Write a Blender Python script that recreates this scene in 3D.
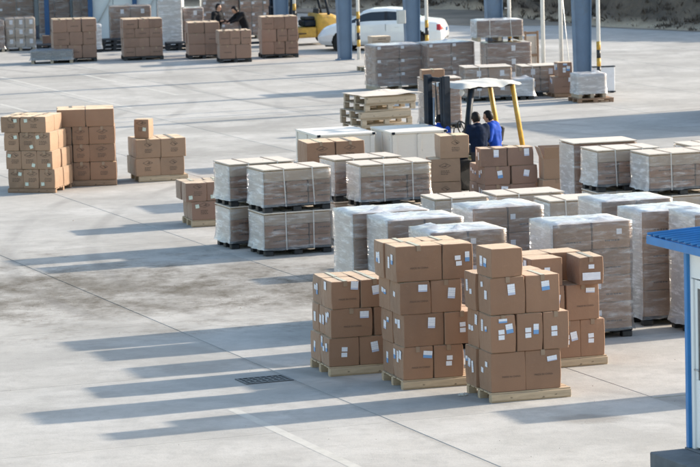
import bpy, bmesh, math, random
from mathutils import Vector, Matrix, noise
random.seed(7)
R = math.radians
scene = bpy.context.scene
for o in list(bpy.data.objects): bpy.data.objects.remove(o)
col = scene.collection

# ------------------------------------------------------------------ camera
F_PX, YH, CAM_H, ROLL = 3400.0, -186.0, 8.0, 1.5      # focal length (px of a 700 px wide picture), horizon row, height, roll
PITCH = math.atan((233.5-YH)/F_PX)
_r = R(ROLL)
_R0, _U0 = Vector((1,0,0)), Vector((0,math.sin(PITCH),math.cos(PITCH)))
_F = Vector((0,math.cos(PITCH),-math.sin(PITCH)))
_RC = _R0*math.cos(_r)-_U0*math.sin(_r); _UC = _R0*math.sin(_r)+_U0*math.cos(_r)
CAMPOS = Vector((0,0,CAM_H))
cam = bpy.data.cameras.new('camera'); camo = bpy.data.objects.new('camera', cam); col.objects.link(camo)
m = Matrix((( _RC.x,_UC.x,-_F.x,0),(_RC.y,_UC.y,-_F.y,0),(_RC.z,_UC.z,-_F.z,CAM_H),(0,0,0,1)))
camo.matrix_world = m
cam.sensor_width = 36; cam.lens = F_PX/700*36; cam.clip_start = 1; cam.clip_end = 3000
cam.dof.use_dof = True; cam.dof.focus_distance = 48.5; cam.dof.aperture_fstop = 5.6
scene.camera = camo
# ------------------------------------------------------------------ world, sun, exposure
SUN_EL, SUN_AZ = R(21.0), math.atan2(.925,.38)         # azimuth measured from +Y towards +X
w = bpy.data.worlds.new('World'); scene.world = w; w.use_nodes = True
nt = w.node_tree; bg = nt.nodes['Background']
sky = nt.nodes.new('ShaderNodeTexSky'); sky.sky_type = 'NISHITA'; sky.sun_disc = False
sky.sun_elevation = SUN_EL; sky.sun_rotation = SUN_AZ; sky.air_density = 1.3; sky.dust_density = 1.4; sky.ozone_density = 1.0
nt.links.new(sky.outputs[0], bg.inputs[0]); bg.inputs[1].default_value = 0.15
sun = bpy.data.lights.new('sun','SUN'); sun.energy = 3.8; sun.angle = R(1.1); sun.color = (1.0,.90,.76)
suno = bpy.data.objects.new('sun', sun); col.objects.link(suno)
sd = Vector((math.sin(SUN_AZ)*math.cos(SUN_EL), math.cos(SUN_AZ)*math.cos(SUN_EL), math.sin(SUN_EL)))
suno.rotation_euler = (-sd).to_track_quat('-Z','Y').to_euler(); suno.location = (30,60,40)
vs = scene.view_settings; vs.view_transform = 'Standard'; vs.look = 'None'; vs.gamma = 1; vs.exposure = 1.08

# ------------------------------------------------------------------ pixel -> place
def ray(x, y): return _F*F_PX+_RC*(x-350)+_UC*(233.5-y)
def G(x, y, z=0.0):                                    # where the ray through a pixel meets height z
    d = ray(x, y); return CAMPOS+d*((z-CAM_H)/d.z)
def atY(x, y, Y):
    d = ray(x, y); return CAMPOS+d*(Y/d.y)
PSI = R(20.8)                                          # the yard's slab grid
UV = Vector((math.cos(PSI),math.sin(PSI),0)); VV = Vector((-math.sin(PSI),math.cos(PSI),0))

# ------------------------------------------------------------------ materials
MATS = {}
def newmat(name):
    m = bpy.data.materials.new(name); m.use_nodes = True; MATS[name] = m
    return m, m.node_tree, m.node_tree.nodes['Principled BSDF']
def N(nt, t, **kw):
    n = nt.nodes.new('ShaderNode'+t)
    for k, v in kw.items(): setattr(n, k, v)
    return n
def coords(nt, kind='Object', scale=(1,1,1)):
    tc = N(nt,'TexCoord'); mp = N(nt,'Mapping'); mp.inputs['Scale'].default_value = scale
    nt.links.new(tc.outputs[kind], mp.inputs[0]); return mp.outputs[0]
def noisetex(nt, vec, sc, det=4, rough=.55):
    n = N(nt,'TexNoise'); n.inputs['Scale'].default_value = sc; n.inputs['Detail'].default_value = det; n.inputs['Roughness'].default_value = rough
    if vec: nt.links.new(vec, n.inputs['Vector'])
    return n.outputs[0]
def ramp(nt, fac, p0, p1, c0=(0,0,0,1), c1=(1,1,1,1)):
    r = N(nt,'ValToRGB'); e = r.color_ramp.elements
    e[0].position = p0; e[1].position = p1; e[0].color = c0; e[1].color = c1
    nt.links.new(fac, r.inputs[0]); return r.outputs[0]
def mix(nt, fac, a, b, mode='MIX'):
    n = N(nt,'Mix', data_type='RGBA', blend_type=mode)
    for i, v in ((0,fac),(6,a),(7,b)):
        if hasattr(v,'links') or hasattr(v,'is_linked'): nt.links.new(v, n.inputs[i])
        else: n.inputs[i].default_value = v if i == 0 else ((*v,1) if len(v) == 3 else v)
    return n.outputs[2]
def math_(nt, op, a, b=0.0):
    n = N(nt,'Math', operation=op)
    for i, v in ((0,a),(1,b)):
        if hasattr(v,'is_linked'): nt.links.new(v, n.inputs[i])
        else: n.inputs[i].default_value = v
    return n.outputs[0]
def bump(nt, b, h, strength=.3, dist=.01):
    n = N(nt,'Bump'); n.inputs['Strength'].default_value = strength; n.inputs['Distance'].default_value = dist
    nt.links.new(h, n.inputs['Height']); nt.links.new(n.outputs[0], b.inputs['Normal'])
def rnd(nt): return N(nt,'ObjectInfo').outputs['Random']

def simple(name, colr, rough=.5, metal=0.0, var=.12, sc=6, dirt=None, bmp=0.0):
    m, nt, b = newmat(name)
    v = coords(nt)
    n = noisetex(nt, v, sc, 5)
    c = mix(nt, ramp(nt,n,.3,.7), tuple(x*(1-var) for x in colr), tuple(min(1,x*(1+var)) for x in colr))
    if dirt:
        n2 = noisetex(nt, v, sc*.45, 6, .7); c = mix(nt, ramp(nt,n2,.52,.72), c, dirt)
    nt.links.new(c, b.inputs['Base Color']); b.inputs['Roughness'].default_value = rough; b.inputs['Metallic'].default_value = metal
    if bmp: bump(nt, b, noisetex(nt, v, sc*6, 3), bmp, .004)
    return m
def cardboard(name, base, spread=.24):
    m, nt, b = newmat(name)
    v = coords(nt); r = rnd(nt)
    dark = tuple(x*(1-spread) for x in base); light = tuple(x*(1+spread) for x in base)
    c = mix(nt, r, dark, light)
    n = noisetex(nt, v, 3.2, 6, .6); c = mix(nt, ramp(nt,n,.35,.75), c, tuple(x*1.1 for x in base))
    fl = noisetex(nt, coords(nt,'Object',(260,260,30)), 1, 3, .7)
    c = mix(nt, math_(nt,'MULTIPLY',fl,.22), c, tuple(x*.62 for x in base))
    sc = noisetex(nt, coords(nt,'Object',(9,9,26)), 1, 5, .7)
    c = mix(nt, math_(nt,'MULTIPLY',ramp(nt,sc,.60,.74),.45), c, tuple(min(1,x*1.45) for x in base))
    nt.links.new(c, b.inputs['Base Color']); b.inputs['Roughness'].default_value = .55; b.inputs['Specular IOR Level'].default_value = .5; b.inputs['Sheen Weight'].default_value = .6; b.inputs['Sheen Roughness'].default_value = .3; b.inputs['Sheen Tint'].default_value = (1,.86,.70,1)
    h = math_(nt,'ADD', noisetex(nt, v, 5, 3), math_(nt,'MULTIPLY',fl,.15)); bump(nt, b, h, .45, .02)
    return m
cardboard('carton', (.262,.143,.086)); cardboard('carton_red', (.235,.140,.102)); cardboard('carton_pale', (.44,.345,.27)); cardboard('carton_light', (.30,.187,.120))
def wood(name, base, dark=.6):
    m, nt, b = newmat(name)
    v = coords(nt,'Object',(1.5,14,14)); n = noisetex(nt, v, 2.2, 6, .65)
    c = mix(nt, ramp(nt,n,.3,.75), tuple(x*dark for x in base), base)
    c = mix(nt, math_(nt,'MULTIPLY',rnd(nt),.45), c, tuple(x*.72 for x in base))
    k = noisetex(nt, coords(nt,'Object',(3,5,5)), 3, 2); c = mix(nt, ramp(nt,k,.68,.74), c, tuple(x*.35 for x in base))
    nt.links.new(c, b.inputs['Base Color']); b.inputs['Roughness'].default_value = .82; bump(nt, b, n, .4, .006)
    return m
wood('pine', (.60,.46,.315)); wood('old_pine', (.52,.43,.33)); wood('brown_wood', (.36,.23,.15)); wood('crate_wood', (.80,.75,.68), .92)
wood('cover_board', (.70,.615,.53), .86)
simple('black_plastic', (.014,.017,.022), .5, var=.3, dirt=(.04,.04,.04))
simple('tape', (.30,.21,.145), .15, var=.1)
simple('print_ink', (.085,.058,.045), .7, var=.2)
simple('print_red', (.45,.06,.05), .6, var=.2)
simple('strap_white', (.80,.80,.80), .35, var=.05)
simple('strap_yellow', (.62,.47,.10), .4, var=.1)
simple('column_blue', (.125,.19,.285), .5, var=.12, sc=2, dirt=(.13,.15,.17))
simple('shed_blue', (.02,.08,.20), .5, var=.15, sc=2)
simple('pipe_white', (.72,.72,.70), .4, var=.07)
simple('paint_yellow', (.54,.32,.05), .5, var=.18, dirt=(.27,.17,.06))
simple('paint_black', (.02,.02,.022), .45, var=.2)
simple('dark_steel', (.014,.022,.036), .5, var=.3, dirt=(.035,.035,.035))
simple('rubber', (.018,.018,.019), .8, var=.3, dirt=(.07,.065,.06))
simple('steel', (.45,.45,.46), .35, .8, var=.15)
simple('grey_box', (.50,.51,.50), .5, var=.06)
simple('car_white', (.80,.80,.79), .22, var=.02); MATS['car_white'].node_tree.nodes['Principled BSDF'].inputs['Coat Weight'].default_value = .6
simple('trim_black', (.015,.015,.017), .5, var=.2)
simple('lamp_red', (.42,.02,.025), .15, var=.1); simple('lamp_clear', (.75,.76,.78), .1, var=.05)
simple('seat_black', (.025,.025,.028), .6, var=.2); simple('teal_paint', (.02,.22,.20), .45, var=.1)
simple('cloth_white', (.56,.54,.50), .9, var=.05, bmp=.5)
simple('skin', (.46,.27,.19), .55, var=.08); simple('hair', (.010,.009,.010), .5, var=.3)
simple('jacket_navy', (.006,.013,.034), .95, var=.3, sc=9, bmp=.6); simple('jacket_blue', (.012,.060,.36), .75, var=.25, sc=9, bmp=.6)
simple('jacket_black', (.014,.014,.017), .8, var=.3, sc=9); simple('trousers', (.035,.037,.045), .85, var=.2, sc=9); simple('shoes', (.02,.018,.016), .5, var=.2)
simple('jacket_grey', (.42,.43,.44), .8, var=.1)
simple('booth_blue', (.03,.20,.50), .35, var=.10, sc=3, dirt=(.05,.17,.36)); simple('booth_white', (.78,.79,.80), .4, var=.04, sc=2)
simple('step_grey', (.13,.14,.155), .8, var=.2, sc=4, bmp=.4)
simple('panel_white', (.76,.78,.82), .5, var=.05, sc=3, dirt=(.55,.55,.56))
simple('wall_grey', (.50,.54,.55), .6, var=.06, sc=.6); simple('wall_light', (.62,.66,.67), .6, var=.06, sc=.6)
simple('iron', (.10,.105,.115), .6, .2, var=.3)
simple('line_paint', (.495,.472,.43), .8, var=.10, sc=4, dirt=(.43,.41,.37))
simple('soil', (.25,.205,.16), .95, var=.3, sc=.5, bmp=.8)
def glass(name, colr):
    m, nt, b = newmat(name); b.inputs['Base Color'].default_value = (*colr,1); b.inputs['Roughness'].default_value = .06
    b.inputs['Specular IOR Level'].default_value = .7; b.inputs['Coat Weight'].default_value = .3
glass('glass_dark', (.02,.026,.032))
def sticker(name, band):
    m, nt, b = newmat(name)
    g = coords(nt,'Generated',(1,1,1)); sep = N(nt,'SeparateXYZ'); nt.links.new(g, sep.inputs[0])
    # lines of print from the two wide axes of the sheet; the thin axis is constant
    ln = math_(nt,'FRACT', math_(nt,'MULTIPLY', sep.outputs['Z'], 5.0)); ln = math_(nt,'GREATER_THAN', ln, .55)
    wv = noisetex(nt, coords(nt,'Generated',(3,3,5)), 1, 1)
    c = mix(nt, math_(nt,'MULTIPLY', math_(nt,'MULTIPLY', ln, ramp(nt,wv,.40,.50)), .38), (.80,.81,.86), (.45,.47,.58))
    z = math_(nt,'LESS_THAN', sep.outputs['Z'], band)
    c = mix(nt, z, c, (.16,.33,.60) if band > .25 else (.50,.54,.68))
    nt.links.new(c, b.inputs['Base Color']); b.inputs['Roughness'].default_value = .4
sticker('label_white', 0.0); sticker('label_grey', .22); sticker('label_blue', .42)
simple('label_green', (.55,.62,.55), .4, var=.25, sc=40)

def film(name, lo, hi, tint=(.86,.87,.90)):
    m, nt, b = newmat(name)
    b.inputs['Base Color'].default_value = (*tint,1); b.inputs['Roughness'].default_value = .28; b.inputs['Specular IOR Level'].default_value = .6
    r = rnd(nt); cb = N(nt,'CombineXYZ'); nt.links.new(r, cb.inputs[0]); nt.links.new(r, cb.inputs[2])
    tc = N(nt,'TexCoord'); ad = N(nt,'VectorMath', operation='ADD'); sc_ = N(nt,'VectorMath', operation='SCALE'); sc_.inputs['Scale'].default_value = 50
    nt.links.new(cb.outputs[0], sc_.inputs[0]); nt.links.new(tc.outputs['Object'], ad.inputs[0]); nt.links.new(sc_.outputs[0], ad.inputs[1])
    mp = N(nt,'Mapping'); mp.inputs['Rotation'].default_value = (.35,.5,.2); mp.inputs['Scale'].default_value = (2.6,2.6,10); nt.links.new(ad.outputs[0], mp.inputs[0])
    n1 = noisetex(nt, mp.outputs[0], 1.0, 5, .7)
    mp2 = N(nt,'Mapping'); mp2.inputs['Rotation'].default_value = (-.5,-.35,.4); mp2.inputs['Scale'].default_value = (1.6,1.6,12); mp2.inputs['Location'].default_value = (3,1,2); nt.links.new(ad.outputs[0], mp2.inputs[0])
    n2 = noisetex(nt, mp2.outputs[0], 1.0, 4, .65)
    s = math_(nt,'MAXIMUM', n1, n2)
    f = N(nt,'MapRange'); f.inputs[1].default_value = .48; f.inputs[2].default_value = .78; f.inputs[3].default_value = lo; f.inputs[4].default_value = hi; f.interpolation_type = 'SMOOTHSTEP'
    nt.links.new(s, f.inputs[0])
    tr0 = N(nt,'BsdfTransparent'); tr0.inputs[0].default_value = (.98,.98,.99,1); gl = N(nt,'BsdfGlossy'); gl.inputs['Roughness'].default_value = .14
    fr = N(nt,'Fresnel'); fr.inputs[0].default_value = 1.5; mg = N(nt,'MixShader'); bp = N(nt,'Bump'); bp.inputs['Strength'].default_value = .8; bp.inputs['Distance'].default_value = .02
    mp3 = N(nt,'Mapping'); mp3.inputs['Rotation'].default_value = (.2,.9,.3); mp3.inputs['Scale'].default_value = (5,5,38); nt.links.new(ad.outputs[0], mp3.inputs[0]); nt.links.new(noisetex(nt, mp3.outputs[0], 1, 3, .6), bp.inputs['Height'])
    nt.links.new(bp.outputs[0], gl.inputs['Normal']); nt.links.new(bp.outputs[0], fr.inputs['Normal']); fm = math_(nt,'MINIMUM', math_(nt,'MULTIPLY', fr.outputs[0], 1.3), .6)
    nt.links.new(fm, mg.inputs[0]); nt.links.new(tr0.outputs[0], mg.inputs[1]); nt.links.new(gl.outputs[0], mg.inputs[2]); tr = mg; mx = N(nt,'MixShader')
    nt.links.new(f.outputs[0], mx.inputs[0]); nt.links.new(tr.outputs[0], mx.inputs[1]); nt.links.new(b.outputs[0], mx.inputs[2])
    nt.links.new(mx.outputs[0], nt.nodes['Material Output'].inputs[0])
    bump(nt, b, s, .9, .03)
film('film', .05, .42); film('film_mid', .06, .42); film('film_dense', .40, .88); film('film_grey_shade', .35, .75, (.45,.47,.50))  # the grey film has shade painted into its tint

def concrete(name, slab):
    m, nt, b = newmat(name)
    geo = N(nt,'NewGeometry'); P = geo.outputs['Position']
    def mp(scale, rot=0.0):
        q = N(nt,'Mapping'); q.inputs['Scale'].default_value = scale; q.inputs['Rotation'].default_value = (0,0,rot); nt.links.new(P, q.inputs[0]); return q.outputs[0]
    a = (.445,.42,.385); d = (.32,.303,.277); l = (.52,.495,.46)
    n1 = noisetex(nt, mp((.22,.22,.22)), 1, 6, .62); c = mix(nt, ramp(nt,n1,.36,.62), d, a)
    n2 = noisetex(nt, mp((.5,.5,1), -PSI), 1, 8, .68); c = mix(nt, ramp(nt,n2,.45,.68), c, l)
    n3 = noisetex(nt, mp((1.1,.10,1), R(14)), 1, 5, .7); c = mix(nt, math_(nt,'MULTIPLY',ramp(nt,n3,.56,.74),.40), c, (.27,.26,.25))
    n4 = noisetex(nt, mp((3.2,3.2,3.2)), 1, 6, .7); c = mix(nt, math_(nt,'MULTIPLY',ramp(nt,n4,.48,.70),.34), c, (.24,.225,.205))
    n5 = noisetex(nt, mp((1.3,.75,1), -PSI+R(4)), 1, 9, .78); c = mix(nt, math_(nt,'MULTIPLY',ramp(nt,n5,.53,.68),.42), c, (.255,.24,.22))
    n6 = noisetex(nt, mp((.30,.20,1), -PSI-R(9)), 1, 8, .72); c = mix(nt, math_(nt,'MULTIPLY',ramp(nt,n6,.54,.66),.40), c, (.28,.265,.245))
    if slab:
        ob = N(nt,'SeparateXYZ'); nt.links.new(N(nt,'TexCoord').outputs['Object'], ob.inputs[0])
        gj = math_(nt,'ABSOLUTE', ob.outputs['X']); gj = math_(nt,'ADD', gj, math_(nt,'MULTIPLY', math_(nt,'SUBTRACT', n4, .5), .16))
        c = mix(nt, math_(nt,'MULTIPLY', math_(nt,'MULTIPLY', ramp(nt,gj,1.80,1.90), ramp(nt,n1,.40,.60)), .7), c, (.16,.145,.125)) if slab == 1 else mix(nt, math_(nt,'MULTIPLY', math_(nt,'MULTIPLY', ramp(nt,math_(nt,'MULTIPLY',gj,.25),.92,.952), ramp(nt,n1,.40,.60)), .7), c, (.16,.145,.125))
        r = rnd(nt); c = mix(nt, .19, c, mix(nt, r, (.30,.29,.28), (.62,.60,.58)))
    # spilt soil: an irregular streak across the yard
    sx = N(nt,'SeparateXYZ'); nt.links.new(P, sx.inputs[0])
    yy = math_(nt,'SUBTRACT', sx.outputs['Y'], 57.6); yy = math_(nt,'ABSOLUTE', math_(nt,'ADD', yy, math_(nt,'MULTIPLY', sx.outputs['X'], .05)))
    yb = math_(nt,'SUBTRACT', 1.0, math_(nt,'DIVIDE', yy, 4.6))
    xb = math_(nt,'MULTIPLY', math_(nt,'LESS_THAN', sx.outputs['X'], 1.5), 1.0)
    dn = noisetex(nt, mp((.8,.7,1), -PSI+R(8)), 1, 10, .78)
    k = math_(nt,'ADD', yb, math_(nt,'MULTIPLY', math_(nt,'SUBTRACT', dn, .5), 4.2))
    k = math_(nt,'MULTIPLY', ramp(nt, k, .0, .9), xb)
    c = mix(nt, math_(nt,'MULTIPLY', math_(nt,'MULTIPLY', k, math_(nt,'ADD', .55, math_(nt,'MULTIPLY', ramp(nt,n5,.42,.62), .45))), .95), c, (.105,.088,.066))
    # old tyre tracks: worn dark arcs, broken by noise
    for (cx_, cy_, ra, am) in ((22,66,27,.25),(22,66,28.6,.25),(-30,96,24,.22),(-30,96,25.6,.22),(30,110,34,.22),(30,110,35.7,.2)):
        vm = N(nt,'VectorMath', operation='DISTANCE'); nt.links.new(P, vm.inputs[0]); vm.inputs[1].default_value = (cx_,cy_,0)
        e = math_(nt,'ABSOLUTE', math_(nt,'SUBTRACT', vm.outputs['Value'], ra)); e = math_(nt,'ADD', e, math_(nt,'MULTIPLY', math_(nt,'SUBTRACT', n4, .5), .16))
        c = mix(nt, math_(nt,'MULTIPLY', math_(nt,'MULTIPLY', ramp(nt,e,.07,.20,(1,1,1,1),(0,0,0,1)), ramp(nt,n1,.42,.60)), am*1.5), c, (.17,.16,.15))
    # one oily stain
    for (sxp, syp, ra, rb, am) in ((3.05,44.2,.55,.42,.5),):
        dx = math_(nt,'DIVIDE', math_(nt,'SUBTRACT', sx.outputs['X'], sxp), ra); dy = math_(nt,'DIVIDE', math_(nt,'SUBTRACT', sx.outputs['Y'], syp), rb)
        dd = math_(nt,'ADD', math_(nt,'MULTIPLY',dx,dx), math_(nt,'MULTIPLY',dy,dy)); dd = math_(nt,'ADD', dd, math_(nt,'MULTIPLY', math_(nt,'SUBTRACT', n4, .5), 2.2))
        c = mix(nt, math_(nt,'MULTIPLY', ramp(nt, dd, .25, 1.0, (1,1,1,1), (0,0,0,1)), am), c, (.19,.165,.14))
    sp = noisetex(nt, mp((34,34,34)), 1, 3, .7); c = mix(nt, math_(nt,'MULTIPLY',ramp(nt,sp,.60,.74),.35), c, (.20,.19,.175))
    nt.links.new(c, b.inputs['Base Color']); b.inputs['Roughness'].default_value = .85; b.inputs['Specular IOR Level'].default_value = .15
    bump(nt, b, math_(nt,'ADD', n4, math_(nt,'MULTIPLY',sp,.4)), .35, .02)
concrete('concrete', 1); concrete('concrete_wide', 2); concrete('concrete_base', 0)
def bankmat():
    m, nt, b = newmat('bank_soil'); geo = N(nt,'NewGeometry'); P = geo.outputs['Position']
    n = noisetex(nt, P, .35, 8, .7); c = mix(nt, ramp(nt,n,.35,.65), (.055,.044,.036), (.17,.135,.10))
    n2 = noisetex(nt, P, 1.7, 6, .7); c = mix(nt, ramp(nt,n2,.5,.7), c, (.085,.07,.056))
    sx = N(nt,'SeparateXYZ'); nt.links.new(P, sx.inputs[0])
    z = math_(nt,'ADD', sx.outputs['Z'], math_(nt,'MULTIPLY', math_(nt,'SUBTRACT',n,.5), 1.0))
    c = mix(nt, ramp(nt, z, .05, .38, (1,1,1,1), (0,0,0,1)), c, (.42,.35,.26))
    nt.links.new(c, b.inputs['Base Color']); b.inputs['Roughness'].default_value = .95; bump(nt, b, n2, .8, .2)
bankmat()
simple('brush', (.13,.10,.075), .95, var=.5, sc=.8)
for k in ('dark_steel','jacket_navy','jacket_blue','jacket_black','trousers','hair'): MATS[k].node_tree.nodes['Principled BSDF'].inputs['Specular IOR Level'].default_value = .15
MT = lambda k: MATS[k]

# ------------------------------------------------------------------ mesh and object helpers
_cache = {}
def mesh_from(name, verts, faces, mats, idx=None, smooth=False):
    me = bpy.data.meshes.new(name); me.from_pydata([tuple(v) for v in verts], [], faces)
    for k in (mats if isinstance(mats,(list,tuple)) else [mats]): me.materials.append(MT(k))
    if idx: me.polygons.foreach_set('material_index', idx)
    if smooth: me.polygons.foreach_set('use_smooth', [True]*len(me.polygons))
    me.update(); return me
def from_bm(bm, name, mats, smooth=False):
    me = bpy.data.meshes.new(name); bmesh.ops.recalc_face_normals(bm, faces=bm.faces); bm.to_mesh(me); bm.free()
    for k in (mats if isinstance(mats,(list,tuple)) else [mats]): me.materials.append(MT(k))
    if smooth: me.polygons.foreach_set('use_smooth', [True]*len(me.polygons))
    return me
def bm_box(bm, x0,x1,y0,y1,z0,z1, mat=0):
    vs_ = [bm.verts.new(p) for p in ((x0,y0,z0),(x1,y0,z0),(x1,y1,z0),(x0,y1,z0),(x0,y0,z1),(x1,y0,z1),(x1,y1,z1),(x0,y1,z1))]
    for f in ((0,3,2,1),(4,5,6,7),(0,1,5,4),(1,2,6,5),(2,3,7,6),(3,0,4,7)):
        bm.faces.new([vs_[i] for i in f]).material_index = mat
    return vs_
def box_mesh(sx, sy, sz, mat, bev=.006):               # origin at the centre of its base
    key = (round(sx,3),round(sy,3),round(sz,3),mat,bev)
    if key not in _cache:
        bm = bmesh.new(); bm_box(bm,-sx/2,sx/2,-sy/2,sy/2,0,sz)
        if bev: bmesh.ops.bevel(bm, geom=bm.edges[:], offset=min(bev,min(sx,sy,sz)*.3), segments=1, affect='EDGES')
        _cache[key] = from_bm(bm, mat+'_box', mat)
    return _cache[key]
def carton_mesh(sx, sy, sz, mat, var=0):                      # box with a slightly bulged lid of two flaps, corners eased
    key = ('c',round(sx,3),round(sy,3),round(sz,3),mat,var)
    if key not in _cache:
        rr = random.Random(int(sx*977+sy*613+sz*331+var*71)); bm = bmesh.new()
        v = bm_box(bm,-sx/2,sx/2,-sy/2,sy/2,0,sz)
        bmesh.ops.subdivide_edges(bm, edges=bm.edges[:], cuts=2, use_grid_fill=True)
        for q in bm.verts:
            ix, iy, iz = abs(q.co.x) < sx/2-.001, abs(q.co.y) < sy/2-.001, .001 < q.co.z < sz-.001
            b_ = .0058
            if ix and iz and not iy: q.co.y += math.copysign(b_*(.4+rr.random()), q.co.y)
            if iy and iz and not ix: q.co.x += math.copysign(b_*(.4+rr.random()), q.co.x)
            if ix and iy and q.co.z > sz/2: q.co.z += .006*rr.random()-.006
            if not (ix or iy) and not iz: q.co.x -= math.copysign(rr.random()**2*.014,q.co.x); q.co.y -= math.copysign(rr.random()**2*.014,q.co.y); q.co.z -= rr.random()**3*.014 if q.co.z > sz/2 else 0
            if (not iz) and (ix != iy): q.co.z -= (.005*rr.random() if q.co.z > sz/2 else 0)
        bmesh.ops.bevel(bm, geom=[e for e in bm.edges if e.calc_face_angle(0) > .8], offset=.007, segments=1, affect='EDGES')
        _cache[key] = from_bm(bm, 'carton', mat, True)
        me = _cache[key]
        for p in me.polygons: p.use_smooth = False
    return _cache[key]
def obj(name, me, parent=None, loc=(0,0,0), rz=0.0, **props):
    o = bpy.data.objects.new(name, me); col.objects.link(o); o.parent = parent; o.location = loc
    o.rotation_euler = (0,0,rz) if not isinstance(rz,(tuple,list)) else rz
    for k, v_ in props.items(): o[k] = v_
    return o
def thing(name, label, cat, loc, rz=0.0, group=None):
    o = obj(name, None, None, loc, rz, label=label, category=cat); o.empty_display_size = .2
    if group: o['group'] = group
    return o
def tag(o, label, cat, group=None):
    o['label'] = label; o['category'] = cat
    if group: o['group'] = group
    return o
def tube_mesh(pts, rad, mats, n=10, caps=True):
    pts = [Vector(p) for p in pts]; rads = rad if isinstance(rad,(list,tuple)) else [rad]*len(pts)
    vs_, fs = [], []
    for i, p in enumerate(pts):
        t = (pts[min(i+1,len(pts)-1)]-pts[max(i-1,0)]).normalized()
        a = t.orthogonal().normalized() if i == 0 else (a-t*a.dot(t)).normalized()
        b = t.cross(a)
        for k in range(n):
            th = 2*math.pi*k/n; vs_.append(p+(a*math.cos(th)+b*math.sin(th))*rads[i])
    for i in range(len(pts)-1):
        for k in range(n): fs.append((i*n+k,i*n+(k+1)%n,(i+1)*n+(k+1)%n,(i+1)*n+k))
    if caps: fs.append(tuple(range(n))[::-1]); fs.append(tuple(range((len(pts)-1)*n,len(pts)*n)))
    return mesh_from('tube', vs_, fs, mats, None, True)
def rev_mesh(prof, mats, n=24, axis='y'):              # profile (radius, along) turned about an axis
    vs_, fs = [], []
    for r_, h in prof:
        for k in range(n):
            th = 2*math.pi*k/n; c_, s_ = r_*math.cos(th), r_*math.sin(th)
            vs_.append((c_,h,s_) if axis == 'y' else (c_,s_,h))
    for i in range(len(prof)-1):
        for k in range(n): fs.append((i*n+k,i*n+(k+1)%n,(i+1)*n+(k+1)%n,(i+1)*n+k))
    fs.append(tuple(range(n))); fs.append(tuple(range((len(prof)-1)*n,len(prof)*n))[::-1])
    bm = bmesh.new(); V_ = [bm.verts.new(v) for v in vs_]
    for f in fs: bm.faces.new([V_[i] for i in f])
    me = from_bm(bm, 'turned', mats)
    for p in me.polygons: p.use_smooth = len(p.vertices) == 4
    return me
def text_mesh(s, size, mat):
    cu = bpy.data.curves.new('t','FONT'); cu.body = s; cu.size = size; cu.align_x = 'CENTER'; cu.align_y = 'CENTER'; cu.resolution_u = 2
    o = bpy.data.objects.new('t', cu); col.objects.link(o)
    me = bpy.data.meshes.new_from_object(o.evaluated_get(bpy.context.evaluated_depsgraph_get()))
    bpy.data.objects.remove(o)
    for v in me.vertices: v.co = Vector((v.co.x, 0, v.co.y))      # upright, facing -Y
    me.materials.clear(); me.materials.append(MT(mat)); return me
ME_CHINA = text_mesh('MADE IN CHINA', .036, 'print_ink')
def mark_mesh(seed):                                   # printed handling marks: a rhombus over short lines
    rr = random.Random(seed); vs_, fs = [], []
    def bar(x0,z0,x1,z1,t):
        d = Vector((x1-x0,0,z1-z0)).normalized(); n_ = Vector((-d.z,0,d.x))*t/2; k = len(vs_)
        for p in ((x0,z0,-1),(x1,z1,-1),(x1,z1,1),(x0,z0,1)): vs_.append(Vector((p[0],0,p[1]))+n_*p[2])
        fs.append((k,k+1,k+2,k+3))
    a, b_, zc = .10+rr.uniform(-.02,.02), .045+rr.uniform(-.01,.01), .08
    for p, q in (((-a,zc),(0,zc+b_)),((0,zc+b_),(a,zc)),((a,zc),(0,zc-b_)),((0,zc-b_),(-a,zc))): bar(*p,*q,.006)
    for _ in range(5): x_ = rr.uniform(-.06,.03); z_ = zc+rr.uniform(-.02,.02); bar(x_,z_,x_+rr.uniform(.02,.05),z_+rr.uniform(-.012,.012),.009)
    for i in range(3):
        z = -.025-.032*i; x = -.09+rr.random()*.02; e = .10-rr.random()*.05
        while x < e:
            l_ = .018+rr.random()*.03; bar(x,z,min(x+l_,e),z,.013); x += l_+.010
    return mesh_from('mark', vs_, fs, 'print_ink')
ME_MARK = [mark_mesh(i) for i in range(3)]
def line_mesh(seed):
    rr = random.Random(seed); vs_, fs = [], []; x = -.11
    while x < .11:
        l_ = .02+rr.random()*.035; k = len(vs_); h = .011
        vs_.extend(((x,0,-h),(x+l_,0,-h),(x+l_,0,h),(x,0,h))); fs.append((k,k+1,k+2,k+3)); x += l_+.012
    return mesh_from('printed_line', vs_, fs, 'print_ink')
ME_LINE = [line_mesh(i) for i in range(3)]

FACES = {'front': (0,(0,-1)), 'left': (-math.pi/2,(-1,0)), 'right': (math.pi/2,(1,0)), 'back': (math.pi,(0,1))}
def on_face(parent, face, me, dims, u, v, name, tilt=0.0, off=.0102):   # u, v: place on the face, metres from its centre / its base
    sx, sy, sz = dims; a, (nx, ny) = FACES[face]
    t = Vector((math.cos(a), math.sin(a), 0)); d = (sy if ny else sx)/2+off
    p = Vector((nx,ny,0))*d+t*u; o = obj(name, me, parent, (p.x,p.y,v), (0,tilt,a))
    if tilt: o.rotation_mode = 'XYZ'; o.rotation_euler = (Matrix.Rotation(a,3,'Z') @ Matrix.Rotation(tilt,3,'Y')).to_euler()
    return o
def label_mesh(w_, h, mat):
    key = ('lab',w_,h,mat)
    if key not in _cache:
        bm = bmesh.new(); bm_box(bm,-w_/2,w_/2,-.001,.001,-h/2,h/2); _cache[key] = from_bm(bm,'label',mat)
    return _cache[key]
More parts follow.
